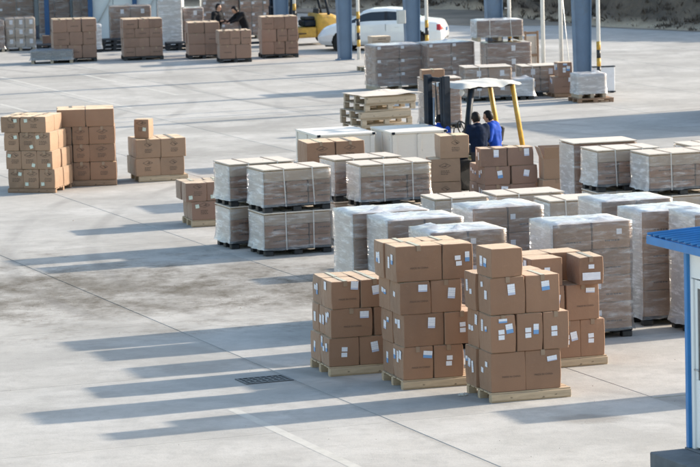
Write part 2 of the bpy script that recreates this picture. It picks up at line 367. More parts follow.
def tape_mesh(sx, sy, sz):
    key = ('tape',sx,sy,sz)
    if key not in _cache:
        bm = bmesh.new(); h = .03
        bm_box(bm,-h,h,-sy/2-.003,sy/2+.003,sz-.004,sz+.004)
        for s in (-1,1):
            y0, y1 = sorted((s*(sy/2+.0005), s*(sy/2+.010))); bm_box(bm,-h,h,y0,y1,sz-.075,sz-.004)
        _cache[key] = from_bm(bm,'tape','tape')
    return _cache[key]

# ------------------------------------------------------------------ cartons
def dress(o, dims, style, rr):
    sx, sy, sz = dims
    if style != 'wrapped' and rr.random() < .6: obj('tape', tape_mesh(round(sx,3),round(sy,3),round(sz,3)), o)
    if style == 'export':
        O = .0106; t = rr.random()
        def lab(face, kk, size, u, v, tl=.06): on_face(o,face,label_mesh(*size,kk),dims,u,v,'shipping_label',rr.uniform(-tl,tl),off=O)
        if sx < .43:                                    # narrow end of a carton: two data labels and a third one stuck on askew
            for k in range(2): lab('front','label_white',(.085,.062),-.03,sz*.56-.075*k)
            if rr.random() < .8: lab('front',rr.choice(['label_blue','label_grey']),rr.choice([(.075,.14),(.10,.13)]),.085,sz*rr.uniform(.55,.66),.2)
            if rr.random() < .5: lab('front','label_blue',(.12,.055),rr.uniform(-.05,.02),sz*.86,.05)
        elif t < .38:
            on_face(o,'front',ME_CHINA,dims,rr.uniform(.0,.05),sz*rr.uniform(.34,.42),'printed_text',off=O)
            if rr.random() < .6: lab('front',rr.choice(['label_grey','label_grey','label_blue']),rr.choice([(.11,.12),(.13,.10),(.14,.07)]),sx*rr.uniform(.22,.33),sz*rr.uniform(.74,.84),.12)
        elif t < .62:
            for k in range(2): lab('front','label_white',(.085,.062),rr.uniform(-.01,.01),sz*.60-.08*k)
            if rr.random() < .5: lab('front','label_blue',(.065,.14),sx*.30,sz*.62,.25)
        elif t < .95: lab('front',rr.choice(['label_grey','label_grey','label_blue']),rr.choice([(.105,.15),(.115,.13)]),sx*rr.uniform(-.02,.28),sz*rr.uniform(.56,.74),.2)
        n = rr.choice([1,2,2,3])
        for k in range(n):
            kk = rr.choice(['label_white','label_white','label_grey','label_blue']); sl_ = rr.choice([(.09,.14),(.075,.16),(.10,.12),(.085,.07)])
            lab('left',kk,sl_,(k-(n-1)/2)*.13+rr.uniform(-.025,.025),sz*rr.uniform(.48,.80),.15)
    elif style == 'marked':
        on_face(o,'front',rr.choice(ME_MARK),dims,rr.uniform(-.02,.02),sz*.52,'printed_mark',off=.0092)
    elif style == 'green':
        on_face(o,'front',rr.choice(ME_MARK),dims,rr.uniform(-.0,.03),sz*.58,'printed_mark',off=.0092)
        on_face(o,'front',label_mesh(.075,.075,'label_green'),dims,rr.choice([-1,1])*sx*.28,sz*rr.choice([.22,.75]),'shipping_label',rr.uniform(-.3,.3))
    elif style == 'faint':
        if rr.random() < .5: on_face(o,'front',rr.choice(ME_LINE),dims,0,sz*.45,'printed_line',off=.0092)
ORD = {1:['only'],2:['bottom','top'],3:['bottom','middle','top'],4:['bottom','second','third','top'],5:['bottom','second','third','fourth','top']}
def stack(desc, group, origin, yaw, layers, z0, style, mat='carton', seed=1, jit=.012):
    """layers: dicts h, rows=[(depth,[widths])], dx, dy, gap, rz; loose cartons, each a thing of its own"""
    rr = random.Random(seed); z = z0; cs, sn = math.cos(yaw), math.sin(yaw); nl = len(layers)
    tot = sum(len(ws) for L in layers for _, ws in L['rows'])
    for li, L in enumerate(layers):
        y = L.get('dy',0); gap = L.get('gap',.012); nr = len(L['rows'])
        for ri, (dep, ws) in enumerate(L['rows']):
            x = L.get('dx',0)+(rr.uniform(-.02,.02) if ri else 0)
            for ci, w_ in enumerate(ws):
                h = L['h']-rr.choice([0,0,.004]); dims = (w_-gap, dep-gap, h-.003)
                cx, cy = x+w_/2+rr.uniform(-jit,jit), y+dep/2+rr.uniform(-jit,jit)*.6
                p = Vector(origin)+Vector((cs*cx-sn*cy, sn*cx+cs*cy, 0)); p.z = z+.0015
                o = obj('carton', carton_mesh(round(dims[0],2),round(dims[1],2),round(dims[2],3),L.get('mat',mat),rr.randrange(5)), None, p, yaw+R(rr.uniform(-2.0,2.0))+L.get('rz',0))
                n = len(ws); hp = '' if n == 1 else (['left','right'] if n == 2 else ['left','centre','right'] if n == 3 else ['left','centre left','centre right','right'])[ci]
                rp = '' if nr == 1 else ('front' if ri == 0 else 'rear' if ri == nr-1 else 'mid-depth')
                where = (rp+' '+hp).strip()
                lay = ORD[nl][li]
                kind = L.get('desc', 'brown carton')
                lab = f"{kind}, {where+' of ' if where else ''}{lay} layer, {desc}" if tot > 1 else f"{kind} {desc}"
                tag(o, lab, 'carton', group)
                st = L.get('style', style)
                dress(o, (round(dims[0],2),round(dims[1],2),round(dims[2],3)), st, rr)
                x += w_
            y += dep
        z += L['h']
def board_mesh(l, w_, t, mat): return box_mesh(l, w_, t, mat, .003)
def wood_pallet(label, origin, yaw, w_, d, h=.135, mat='pine', z=0.0, group='wooden pallets', rail=True):
    root = thing('wooden_pallet', label, 'pallet', (origin[0],origin[1],z), yaw, group)
    rr = random.Random(int(abs(origin[0]*131+origin[1]*17+z*71)))
    n = max(5, int(d/.15)); t = .02
    for k in range(n):
        obj('deck_board', board_mesh(w_, d/n*.78, t, mat), root, (w_/2+rr.uniform(-.008,.008), d*(k+.5)/n, h-t), R(rr.uniform(-.4,.4)))
    for k in range(3):
        xx = .05+(w_-.1)*k/2; yy = .05+(d-.1)*k/2
        obj('stringer', board_mesh(w_-.004, .09, t, mat), root, (w_/2, yy, h-2*t-.0005))
        obj('bottom_board', board_mesh(w_-.006, .09, t, mat), root, (w_/2, yy, .0))
        for j in range(3): obj('block', board_mesh(.12, .086, h-3*t-.002, mat), root, (.06+(w_-.12)*j/2, yy, t+.0005))
    # side rails close the front face, as in the pallets of the yard
    if rail: obj('side_rail', board_mesh(w_-.01, .022, h-2*t-.004, mat), root, (w_/2, .0, t+.001))
    return root
ME_BLOCK = {}
def plastic_pallet(parent, w_, d, h=.14):
    p = obj('pallet', box_mesh(w_, d, .045, 'black_plastic', .008), parent, (w_/2,d/2,h-.046))
    for i in range(3):
        for j in range(3): obj('block', box_mesh(.16,.13,h-.047,'black_plastic',.01), p, ((i-1)*(w_/2-.085),(j-1)*(d/2-.07),-(h-.046)))
    return p
def timber_base(parent, w_, d, h=.13, mat='old_pine'):
    p = obj('pallet', box_mesh(w_, d, .022, mat, .003), parent, (w_/2,d/2,h-.023))
    for i in range(3): obj('block', box_mesh(.1,d,h-.024,mat,.004), p, ((i-1)*(w_/2-.06),0,-(h-.023)))
    return p
def film_mesh(w_, d, z0, z1, seed, mats, top=True, flare=.06, peaks=2):
    rr = random.Random(seed); off = Vector((rr.random()*40, rr.random()*40, rr.random()*40))
    nx, ny, nz = max(6,int(w_/.075)), max(5,int(d/.085)), max(6,int((z1-z0)/.08))
    per = []
    for i in range(nx): per.append((w_*i/nx,0,0,-1))
    for i in range(ny): per.append((w_,d*i/ny,1,0))
    for i in range(nx): per.append((w_*(1-i/nx),d,0,1))
    for i in range(ny): per.append((0,d*(1-i/ny),-1,0))
    side = [0]*nx+[1]*ny+[0]*nx+[1]*ny
    n = len(per); vs_, fs, ix = [], [], []
    for k in range(nz+1):
        t = k/nz; z = z0+(z1-z0)*t
        for i, (x, y, ax, ay) in enumerate(per):
            p = Vector((x,y,z)); q = noise.noise(p*5+off); pl = noise.noise(Vector((x*16,y*16,z*2.5))+off)
            e = .014+.010*q+.008*pl+(flare*max(0,1-t*nz/1.6)*(0.6+noise.noise(Vector((x*9,y*9,3))+off)) if k < 2 else 0)
            e = max(e, .006)
            cx = (x-w_/2)/(w_/2); cy = (y-d/2)/(d/2); dirv = Vector((ax,ay,0))
            if abs(abs(cx)-1) < .01 and abs(abs(cy)-1) < .01: dirv = Vector((cx,cy,0))*.7
            zz = z+(0 if k else .02*noise.noise(Vector((x*7,y*7,9))+off))
            vs_.append(p+dirv*e+Vector((0,0,zz-z)))
    for k in range(nz):
        for i in range(n): fs.append((k*n+i,k*n+(i+1)%n,(k+1)*n+(i+1)%n,(k+1)*n+i)); ix.append(side[i])
    if top:
        m_ = 5; pk = [(rr.uniform(.1,.9)*w_,rr.uniform(.05,.95)*d,rr.uniform(.015,.055)) for _ in range(peaks)]
        base = nz*n
        for k in range(1,m_+1):
            t = 1-k/m_
            for i, (x, y, ax, ay) in enumerate(per):
                X, Y = w_/2+(x-w_/2)*max(t,.02), d/2+(y-d/2)*max(t,.02)
                z = z1+.012+.016*(noise.noise(Vector((X*4,Y*4,0))+off)+.5)*(1 if k > 1 else .6)+.012*noise.noise(Vector((X*14,Y*14,0))+off)
                for (px, py, ph) in pk: z += ph*math.exp(-((X-px)**2+(Y-py)**2)/.006)
                vs_.append(Vector((X,Y,max(z,z1+.006))))
            for i in range(n):
                a = base+(k-1)*n; b_ = base+k*n
                fs.append((a+i,a+(i+1)%n,b_+(i+1)%n,b_+i)); ix.append(2)
        fs.append(tuple(range(base+m_*n,base+m_*n+n))); ix.append(2)
    return mesh_from('stretch_film', vs_, fs, mats, ix, True)
def wrapped_load(label, origin, yaw, w_, d, h, seed, z=0.0, base='plastic', layers=4, cols=2, rows=2, mats=('film','film_dense','film_dense'), cover=False,
                 pale_top=False, straps=0, style='square', group='film wrapped pallet loads', cmat='carton', top=True, film_on=True, peaks=2, heights=None):
    root = thing('wrapped_pallet_load', label, 'pallet load', (origin[0],origin[1],z), yaw, group)
    rr = random.Random(seed); ph = .14
    (plastic_pallet if base == 'plastic' else timber_base)(root, w_, d, ph)
    th = h-ph-(.024 if cover else 0); lh = th/layers; zz = ph
    for k in range(layers):
        last = k == layers-1
        c_ = 1 if (pale_top and last) else cols; r_ = rows
        for i in range(c_):
            for j in range(r_):
                dims = (round(w_/c_-.022,2), round(d/r_-.022,2), round(lh-.006,3))
                o = obj('carton', carton_mesh(*dims,'carton_pale' if (pale_top and last) else cmat), root, (w_*(i+.5)/c_+rr.uniform(-.006,.006), d*(j+.5)/r_+rr.uniform(-.004,.004), zz+.002))
                if j == 0:
                    if style == 'square':
                        if i == c_-1: on_face(o,'front',label_mesh(.085,.085,'label_white'),dims,-dims[0]*.38 if rr.random() < .8 else dims[0]*.2,dims[2]*.62,'shipping_label')
                        if rr.random() < .5: on_face(o,'front',rr.choice(ME_LINE),dims,0,dims[2]*.3,'printed_line',off=.0092)
                    elif style == 'line' and not (pale_top and last):
                        on_face(o,'front',rr.choice(ME_LINE),dims,dims[0]*.15,dims[2]*.62,'printed_line',off=.0092)
                    elif style == 'corner':
                        on_face(o,'front',label_mesh(.10,.085,'label_white'),dims,-dims[0]*.38,dims[2]*.84,'shipping_label'); on_face(o,'front',rr.choice(ME_LINE),dims,0,dims[2]*.5,'printed_line',off=.0092)
                    elif style == 'paper':
                        on_face(o,'front',label_mesh(.12,.16,'label_white'),dims,dims[0]*.1,dims[2]*.6,'shipping_label')
        zz += lh
    if cover: obj('cover_board', box_mesh(w_+.03,d+.03,.022,'cover_board',.003), root, (w_/2,d/2,zz+.003))
    if film_on: obj('stretch_film', film_mesh(w_,d,ph-.03,zz-(.0 if top else .02),seed,mats,top and not cover,peaks=peaks), root)
    for k in range(straps):
        x = w_*(.30+.44*k)+rr.uniform(-.03,.03); bm = bmesh.new(); zt = h+.008; s = .011; e = .028; lean = rr.uniform(-.03,.05)
        vv = [(x-s+lean,-e,ph-.04),(x+s+lean,-e,ph-.04),(x+s,-e,zt),(x-s,-e,zt),(x+s,d+e,zt),(x-s,d+e,zt),(x+s,d+e,ph-.04),(x-s,d+e,ph-.04)]
        V_ = [bm.verts.new(q) for q in vv]
        for f in ((0,1,2,3),(3,2,4,5),(5,4,6,7)): bm.faces.new([V_[i] for i in f])
        r_ = bmesh.ops.solidify(bm, geom=bm.faces[:], thickness=.002); obj('strap', from_bm(bm,'strap','strap_white'), root)
    return root
def corner(px, py, z=0.0): return G(px, py, z)

# ================================================================== THE SETTING
def proj(P):
    v = Vector(P)-CAMPOS; d = v.dot(_F); return 350+F_PX*v.dot(_RC)/d, 233.5-F_PX*v.dot(_UC)/d
ground = obj('ground', mesh_from('ground', [(-900,-200,-.016),(900,-200,-.016),(900,1600,-.016),(-900,1600,-.016)], [(0,1,2,3)], 'concrete_base'), kind='structure')
S0, SW, SL = 16.24, 3.8, 5.0                           # joints: one runs through the yard's middle
edges = [S0-7.6*k for k in range(9,0,-1)]+[S0+SW*k for k in range(0,16)]
for s0, s1 in zip(edges, edges[1:]):
    for j in range(2, 34):
        c_ = UV*((s0+s1)/2)+VV*(SL*(j+.5)+1.3); x, y = proj(c_)
        if c_.y < 30 or c_.y > 136 or not (-220 < x < 850 and -25 < y < 640): continue
        obj('concrete_slab', box_mesh(s1-s0-.012, SL-.010, .15, 'concrete' if s1-s0 < 5 else 'concrete_wide', .006), ground, (c_.x,c_.y,-.15), PSI)
def strip(name, p0, p1, wd, z, mat, parent=None):
    p0, p1 = Vector(p0), Vector(p1); d = (p1-p0); n_ = Vector((-d.y,d.x,0)).normalized()*wd/2; k = 14; vs_, fs = [], []
    for i in range(k+1):
        p = p0+d*i/k; e = 1+.12*noise.noise(p*1.7)
        vs_ += [(p.x-n_.x*e,p.y-n_.y*e,z),(p.x+n_.x*e,p.y+n_.y*e,z)]
        if i: fs.append((2*i-2,2*i,2*i+1,2*i-1))
    return obj(name, mesh_from(name, vs_, fs, mat), parent, kind='structure')
def vline(px, py, py2, wd=.12):
    p = G(px,py); q = p
    while proj(q)[1] < py2: q = q-VV*.25
    strip('line_marking', p, q, wd, .0015, 'line_paint')
vline(0,77,108); vline(80,74,95); vline(232,409,520,.15); vline(0,104,112,.12)
# drain grate
gr = thing('drain_grate', 'dark iron drain grate set in the concrete left of the cartons', 'drain grate', (-1.28,48.0,0.002), PSI)
bm = bmesh.new()
for a in ((-.36,.36,-.25,-.215),(-.36,.36,.215,.25),(-.36,-.325,-.215,.215),(.325,.36,-.215,.215)): bm_box(bm,*a,0,.012)
obj('frame', from_bm(bm,'frame','iron'), gr)
obj('hole_shade', box_mesh(.65,.43,.002,'paint_black',0), gr, (0,0,.0005))  # flat black sheet standing in for the shade in the grate's holes
for k in range(7): obj('bar', box_mesh(.022,.43,.008,'iron',0), gr, (-.27+.09*k,0,.003))
for k in range(2): obj('cross_bar', box_mesh(.65,.022,.006,'iron',0), gr, (0,-.075+.15*k,.003))
# loose gravel in the dirty streak and here and there
rr = random.Random(3); vs_, fs = [], []
for k in range(3000):
    if k < 2750:
        x = rr.uniform(-7,1.2); y = 57.4-.05*x+rr.gauss(0,1.25)
    else:
        y = rr.uniform(40,75); x = rr.uniform(-.11,.1)*y
    if noise.noise(Vector((x*.5,y*.9,0))) < -.05 and k < 2750: continue
    s = rr.uniform(.003,.008) if rr.random() < .985 else rr.uniform(.010,.016); n0 = len(vs_)
    for a in range(4): vs_.append((x+s*math.cos(a*1.57+k)*rr.uniform(.7,1.3),y+s*math.sin(a*1.57+k)*rr.uniform(.7,1.3),.0))
    vs_.append((x,y,s*rr.uniform(.6,1.1)))
    for a in range(4): fs.append((n0+a,n0+(a+1)%4,n0+4))
tag(obj('gravel', mesh_from('gravel', vs_, fs, 'soil'), kind='stuff'), 'loose gravel and crumbs of soil on the concrete', 'gravel')
# earth verge and rough bank behind the yard
toe = sorted([(G(*p).x, G(*p).y) for p in ((120,9),(300,9),(430,9),(478,10),(503,16),(545,21),(600,26),(700,31),(760,33),(900,38))])
def toeY(x):
    if x <= toe[0][0]: return toe[0][1]
    for (a, b_), (c_, d_) in zip(toe, toe[1:]):
        if x <= c_: return b_+(d_-b_)*(x-a)/(c_-a)
    return toe[-1][1]-(x-toe[-1][0])*.5
vp = [G(*p) for p in ((100,12),(330,13),(385,18),(425,24),(470,26),(505,26),(560,25.5),(640,29.5),(760,34.5))]
vs_ = [(p.x,p.y,.008) for p in vp]+[(p.x+8,p.y+26,.008) for p in vp]; n = len(vp)
obj('dirt_verge', mesh_from('dirt_verge', vs_, [(i,i+1,n+i+1,n+i) for i in range(n-1)], 'soil'), kind='structure')
vs_, fs = [], []; NX, NY = 190, 46
for i in range(NX+1):
    x = -22+i*.36
    for j in range(NY+1):
        t = (j/NY)**1.5*34; y = toeY(x)-.6+t
        h = max(0,min(1,t/7.5)); h = h*h*(3-2*h)*4.2
        p = Vector((x,y,0)); h += (noise.fractal(p*.35, 1, 2, 5)*.9+noise.noise(p*1.6)*.34+noise.noise(p*3.7)*.12)*min(1,t/1.8)-.05
        vs_.append((x,y,h if j else -.1))
for i in range(NX):
    for j in range(NY): a = i*(NY+1)+j; fs.append((a,a+NY+1,a+NY+2,a+1))
obj('bank', mesh_from('bank', vs_, fs, 'bank_soil', None, True), kind='structure')
rr = random.Random(5); bv, bf = [], []
for k in range(7000):
    x = rr.uniform(-4,26); t = rr.uniform(.5,9); y = toeY(x)-.6+t
    i = int((x+22)/.36); j = min(NY,int((t/34)**(1/1.5)*NY)); z = vs_[min(i,NX)*(NY+1)+j][2]
    s = rr.uniform(.09,.28)
    for q in range(9):
        a = rr.uniform(0,6.28); tilt = rr.uniform(.2,1.1); d = Vector((math.cos(a)*math.sin(tilt),math.sin(a)*math.sin(tilt),math.cos(tilt)))*s*rr.uniform(.6,1.2)
        p = Vector((x+rr.uniform(-.1,.1),y+rr.uniform(-.1,.1),z-.03)); e = d.orthogonal().normalized()*s*.08; n0 = len(bv)
        bv += [p-e,p+e,p+d*.6+e*1.6,p+d]; bf += [(n0,n0+1,n0+2,n0+3)]
tag(obj('dry_brush', mesh_from('dry_brush', bv, bf, 'brush'), kind='stuff'), 'dry brown brush growing over the earth bank', 'brush')

# back wall of the store, far left
xa = atY(92,40,124.4).x; WB0 = Vector((xa,124.4,0)); LR, LL, DP = 3.2, 14.0, 10.0
wh = thing('warehouse', 'store building with pale panelled front, dark blue posts and dark open bay', 'building', WB0, R(2))
obj('wall', box_mesh(LR,.12,7,'wall_grey',.01), wh, (LR/2,.12,0))
for k in range(4): obj('wall_panel', box_mesh(.775,.03,6.9,'wall_light',.012), wh, (.41+k*.795,.03,.05))
for x in (-.02,1.60,LR): obj('post', box_mesh(.17,.17,7,'shed_blue',.012), wh, (x,-.06,0))
for x0 in (.1,1.7): obj('brace', tube_mesh([(x0,-.03,.4),(x0+1.4,-.03,2.9)],.02,'grey_box',6), wh)
obj('girt', box_mesh(LR,.05,.09,'shed_blue',.006), wh, (LR/2,-.015,3.2))
obj('side_wall', box_mesh(.12,DP,7,'wall_grey',.01), wh, (.06,DP/2+.2,0)); obj('side_wall', box_mesh(.12,DP,7,'wall_grey',.01), wh, (LR+.02,DP/2+.2,0)); obj('side_wall', box_mesh(.12,DP,7,'wall_grey',.01), wh, (-LL,DP/2+.2,0))
obj('back_wall', box_mesh(LL+LR,.12,7,'wall_grey',.01), wh, ((LR-LL)/2,DP+.3,0))
for x in (-1.62,-5.5,-9.5): obj('post', box_mesh(.17,.17,7,'shed_blue',.012), wh, (x,.15,0))
obj('header', box_mesh(LL,.2,1.4,'shed_blue',.012), wh, (-LL/2,.1,5.6))
bm = bmesh.new(); V_ = [bm.verts.new(p) for p in ((-LL-.4,-.6,7.02),(LR+.4,-.6,7.02),(LR+.4,DP+.9,7.9),(-LL-.4,DP+.9,7.9))]; bm.faces.new(V_); bmesh.ops.solidify(bm, geom=bm.faces[:], thickness=-.12)
obj('roof', from_bm(bm,'roof','booth_blue'), wh)

# steel columns of the open frame, 6.1 m apart, each with a white conduit
B0 = G(345,60); CT = [-6.08,0,5.94,12.37,18.5]
cname = ['far blue steel column behind the left cartons, white conduit beside it','blue steel column left of the white car bonnet, striped conduit beside it',
 'blue steel column in front of the white car boot, grey switch box on it','blue steel column above the film wrapped bundle with white conduit','nearest blue steel column at right with yellow black striped conduit']
COLP = []
for k, t in enumerate(CT):
    p = B0-VV*t; COLP.append(p); r0 = thing('steel_column', cname[k], 'column', (p.x,p.y,0), PSI-R(6), 'blue steel columns along the yard')
    Hc = 7.6; b0, b1, dw = .20, .33, .24                # tapered I section
    def tap(y0, y1, f0, f1, wdt):
        pass
    for s in (-1,1):
        bm = bmesh.new(); v = bm_box(bm,-.012,.012,-dw/2,dw/2,0,Hc)
        for q in v: q.co.x += s*(b0 if q.co.z < .1 else b1)*1.0
        obj('flange', from_bm(bm,'flange','column_blue'), r0)
    bm = bmesh.new(); v = bm_box(bm,-1,1,-.008,.008,0,Hc)
    for q in v: q.co.x = math.copysign((b0 if q.co.z < .1 else b1)-.0125, q.co.x)
    obj('web', from_bm(bm,'web','column_blue'), r0)
    obj('base_plate', box_mesh(.56,.38,.03,'column_blue',.004), r0, (0,0,.002))
    for q in range(4): obj('bolt', rev_mesh([(.02,.03),(.02,.07)],'steel',8,'z'), r0, ((-.2,.2)[q%2],(-.15,.15)[q//2],0))
    cr = obj('conduit', tube_mesh([(.46,-.06,0),(.46,-.06,Hc)],.055,'pipe_white',12), r0)
    nb = 5
    for q in range(nb): obj('stripe', rev_mesh([(.058,.42+.23*q),(.058,.42+.23*q+.229)],'paint_yellow' if q%2 == 0 else 'paint_black',14,'z'), r0, (.46,-.06,0))
    obj('clamp', box_mesh(.16,.05,.05,'steel',.005), r0, (.40,-.06,2.2))
    if k == 2:
        sb = obj('switch_box', box_mesh(.26,.16,.42,'grey_box',.012), r0, (-.38,-.14,.95+.55)); obj('door', box_mesh(.22,.012,.37,'grey_box',.006), sb, (0,-.088,.02))
# thin white posts between
for px, lab in ((544,'thin white post left of the nearest blue column, farther of two'),(562,'thin white post close left of the nearest blue column')):
    t = 15.87 if px == 544 else 17.1; p = B0-VV*t
    o = thing('thin_post', lab, 'post', (p.x,p.y,0), PSI, 'thin white posts'); obj('pole', tube_mesh([(0,0,0),(0,0,7.5)],.058,'pipe_white',12), o); obj('foot', box_mesh(.22,.22,.015,'grey_box',.003), o)
p = B0-VV*17.6
tag(obj('guy_wire', tube_mesh([(p.x-.35,p.y,5.2),(p.x+.05,p.y-.1,.3),(p.x+.05,p.y-.1,0)],.012,'steel',6)), 'thin steel stay cable leaning beside the nearest blue column', 'cable')

# ---- guard booth at the right edge, on a raised base
ZB = .38; pb = G(690,447,ZB); bo = thing('guard_booth', 'white booth with blue roof and blue corner post at right edge', 'booth', (pb.x,pb.y,0), PSI)
# local x = UV (into the booth), local -y = towards the camera along the wall
BW, BL, BH = 2.3, 3.0, 2.83
obj('base', box_mesh(BW+.1,BL+.1,ZB,'step_grey',.01), bo, (BW/2,-BL/2,0))
bm = bmesh.new()
def hole_wall(bm, y0, y1, z0, z1): bm_box(bm,0,.06,y0,y1,z0,z1)
hole_wall(bm,-.10,-.055,ZB,BH); hole_wall(bm,-.96,-.10,ZB+2.06,BH); hole_wall(bm,-BL,-.96,ZB,BH)
bm_box(bm,.06,BW,-.06,0,ZB,BH); bm_box(bm,.06,BW,-BL,-BL+.06,ZB,BH); bm_box(bm,BW-.06,BW,-BL+.06,-.06,ZB,BH)
obj('wall', from_bm(bm,'wall','booth_white'), bo)
for (x, y) in ((-.008,-.024),(-.008,-BL+.02),(BW+.01,-.02),(BW+.01,-BL+.02)): obj('corner_post', box_mesh(.075,.075,BH-ZB,'booth_blue',.008), bo, (x,y,ZB))
dr = obj('door', box_mesh(.03,.83,.82,'booth_white',.005), bo, (.028,-.53,ZB+.02))
fr = obj('door_frame', box_mesh(.07,.055,2.05,'booth_white',.006), bo, (.02,-.13,ZB)); obj('door_frame', box_mesh(.07,.055,2.05,'booth_white',.006), bo, (.02,-.93,ZB))
obj('door_stile', box_mesh(.034,.06,1.2,'booth_white',.005), bo, (.028,-.19,ZB+.842)); obj('door_stile', box_mesh(.034,.10,1.2,'booth_white',.005), bo, (.028,-.85,ZB+.842))
obj('door_rail', box_mesh(.034,.57,.10,'booth_white',.005), bo, (.028,-.51,ZB+1.94)); obj('glass_pane', box_mesh(.012,.57,1.098,'glass_dark',.001), bo, (.03,-.51,ZB+.842))
obj('door_panel', box_mesh(.012,.6,.6,'booth_white',.006), dr, (-.019,0,.12)); obj('door_handle', tube_mesh([(-.05,.33,.95),(-.05,.22,.95)],.012,'steel',8), dr)
ro = obj('roof', None, bo, (0,0,0)); 
bm = bmesh.new(); ox0, ox1, oy0, oy1 = -.34, BW+.3, -BL-.3, .36
V_ = [bm.verts.new(p) for p in ((ox0,oy0,BH+.10),(ox1,oy0,BH+.22),(ox1,oy1,BH+.22),(ox0,oy1,BH+.10))]; bm.faces.new(V_); bmesh.ops.solidify(bm, geom=bm.faces[:], thickness=.03)
bpy.data.objects.remove(ro); ro = obj('roof', from_bm(bm,'roof','booth_blue'), bo)
for k in range(22):
    y = oy1-.05-k*.165
    if y > oy0: obj('roof_rib', tube_mesh([(ox0-.03,y,BH+.112),(ox1,y,BH+.112+.12)],.017,'booth_blue',8), ro)
obj('fascia', box_mesh(.03,oy1-oy0+.04,.10,'booth_blue',.006), ro, (ox0+.0,(oy0+oy1)/2,BH-.015)); obj('fascia', box_mesh(ox1-ox0-.04,.03,.10,'booth_blue',.006), ro, ((ox0+ox1)/2+.02,oy1+.005,BH-.012))
obj('soffit', box_mesh(ox1-ox0-.06,oy1-oy0-.04,.02,'booth_white',.002), ro, ((ox0+ox1)/2,(oy0+oy1)/2,BH+.003))
# two grey steps up to the door
tag(obj('concrete_step', box_mesh(.46,1.5,.37,'step_grey',.012), None, bo.location+UV*(-.30)-VV*.74, PSI), 'upper dark grey step at the door of the booth', 'step', 'steps of the booth')
tag(obj('concrete_step', box_mesh(.34,1.5,.19,'step_grey',.012), None, bo.location+UV*(-.72)-VV*.74, PSI), 'lower dark grey step before the booth door', 'step', 'steps of the booth')

# ================================================================== LOOSE CARTONS ON PALLETS
PH = .137
def front_stack(c, yaw, w_, d, plabel, desc, group, layers, style='export', mat='carton', seed=1, pmat='pine', ph=.135, rail=True):
    wood_pallet(plabel, c, yaw, w_, d, ph, pmat, rail=rail)
    stack(desc, group, c, yaw, layers, ph+.002, style, mat, seed)
Y1 = R(18)
front_stack(G(491.4,403.4), Y1, 1.17, .98, 'pine pallet under the frontmost carton stack', 'frontmost stack', 'cartons of the frontmost stack', [
 dict(h=.545, rows=[(.50,[.51,.53]),(.48,[.51,.53])], dx=.0, dy=.01),
 dict(h=.515, rows=[(.52,[.375,.385,.385]),(.46,[.57,.56])], dx=.02, dy=.0),
 dict(h=.515, rows=[(.52,[.51,.50]),(.46,[.5,.5])], dx=.02, dy=.02),
 dict(h=.40, rows=[(.56,[.475])], dx=.02, dy=.02)], seed=11)
front_stack(G(403,390.3), R(17), 1.2, .98, 'pine pallet under the tall stack next to the frontmost one', 'tall stack left of frontmost', 'cartons of the tall stack left of the frontmost', [
 dict(h=.46, rows=[(.5,[.455,.455]),(.48,[.45,.46])], gap=.018),
 dict(h=.46, rows=[(.48,[.60,.53]),(.48,[.60,.53])], dx=.02),
 dict(h=.46, rows=[(.5,[.46,.46]),(.48,[.46,.46])], dx=-.02),
 dict(h=.50, rows=[(.52,[.68,.46]),(.48,[.6,.5])], dx=-.07)], seed=23)
front_stack(G(330,376.9), R(17), 1.15, 1.0, 'pine pallet under the three-high stack by the drain', 'stack nearest the drain', 'cartons of the stack nearest the drain', [
 dict(h=.415, rows=[(.5,[.46,.47]),(.5,[.46,.47])], dx=.0),
 dict(h=.415, rows=[(.34,[.63,.45]),(.33,[.55,.53]),(.33,[.55,.53])], dx=.04),
 dict(h=.405, rows=[(.5,[.44,.44]),(.5,[.44,.44])], dx=.05)], seed=37)
p4 = G(608,364)-Vector((math.cos(R(19)),math.sin(R(19)),0))*1.2
front_stack(p4, R(19), 1.2, 1.05, 'pine pallet under the stack right behind the frontmost', 'stack right behind frontmost', 'cartons of the stack right behind the frontmost', [
 dict(h=.54, rows=[(.5,[.39,.39,.39]),(.5,[.39,.39,.39])]),
 dict(h=.52, rows=[(.5,[.54,.52]),(.5,[.54,.52])], dx=.02),
 dict(h=.41, rows=[(.5,[.50]),(.5,[.52,.50])], dx=.02)], seed=41)
# the turned carton on top of that stack
o = obj('carton', carton_mesh(.37,.60,.40,'carton'), None, p4+Vector((.945,.325,0))*.93+Vector((-.325,.945,0))*.16+Vector((0,0,.137+1.065)), R(14))
tag(o, 'turned brown carton with white label strip on the stack behind frontmost', 'carton')
obj('tape', tape_mesh(.37,.60,.40), o); on_face(o,'front',label_mesh(.27,.11,'label_white'),(.37,.60,.40),0,.12,'shipping_label'); on_face(o,'front',label_mesh(.085,.06,'label_white'),(.37,.60,.40),0,.26,'shipping_label')

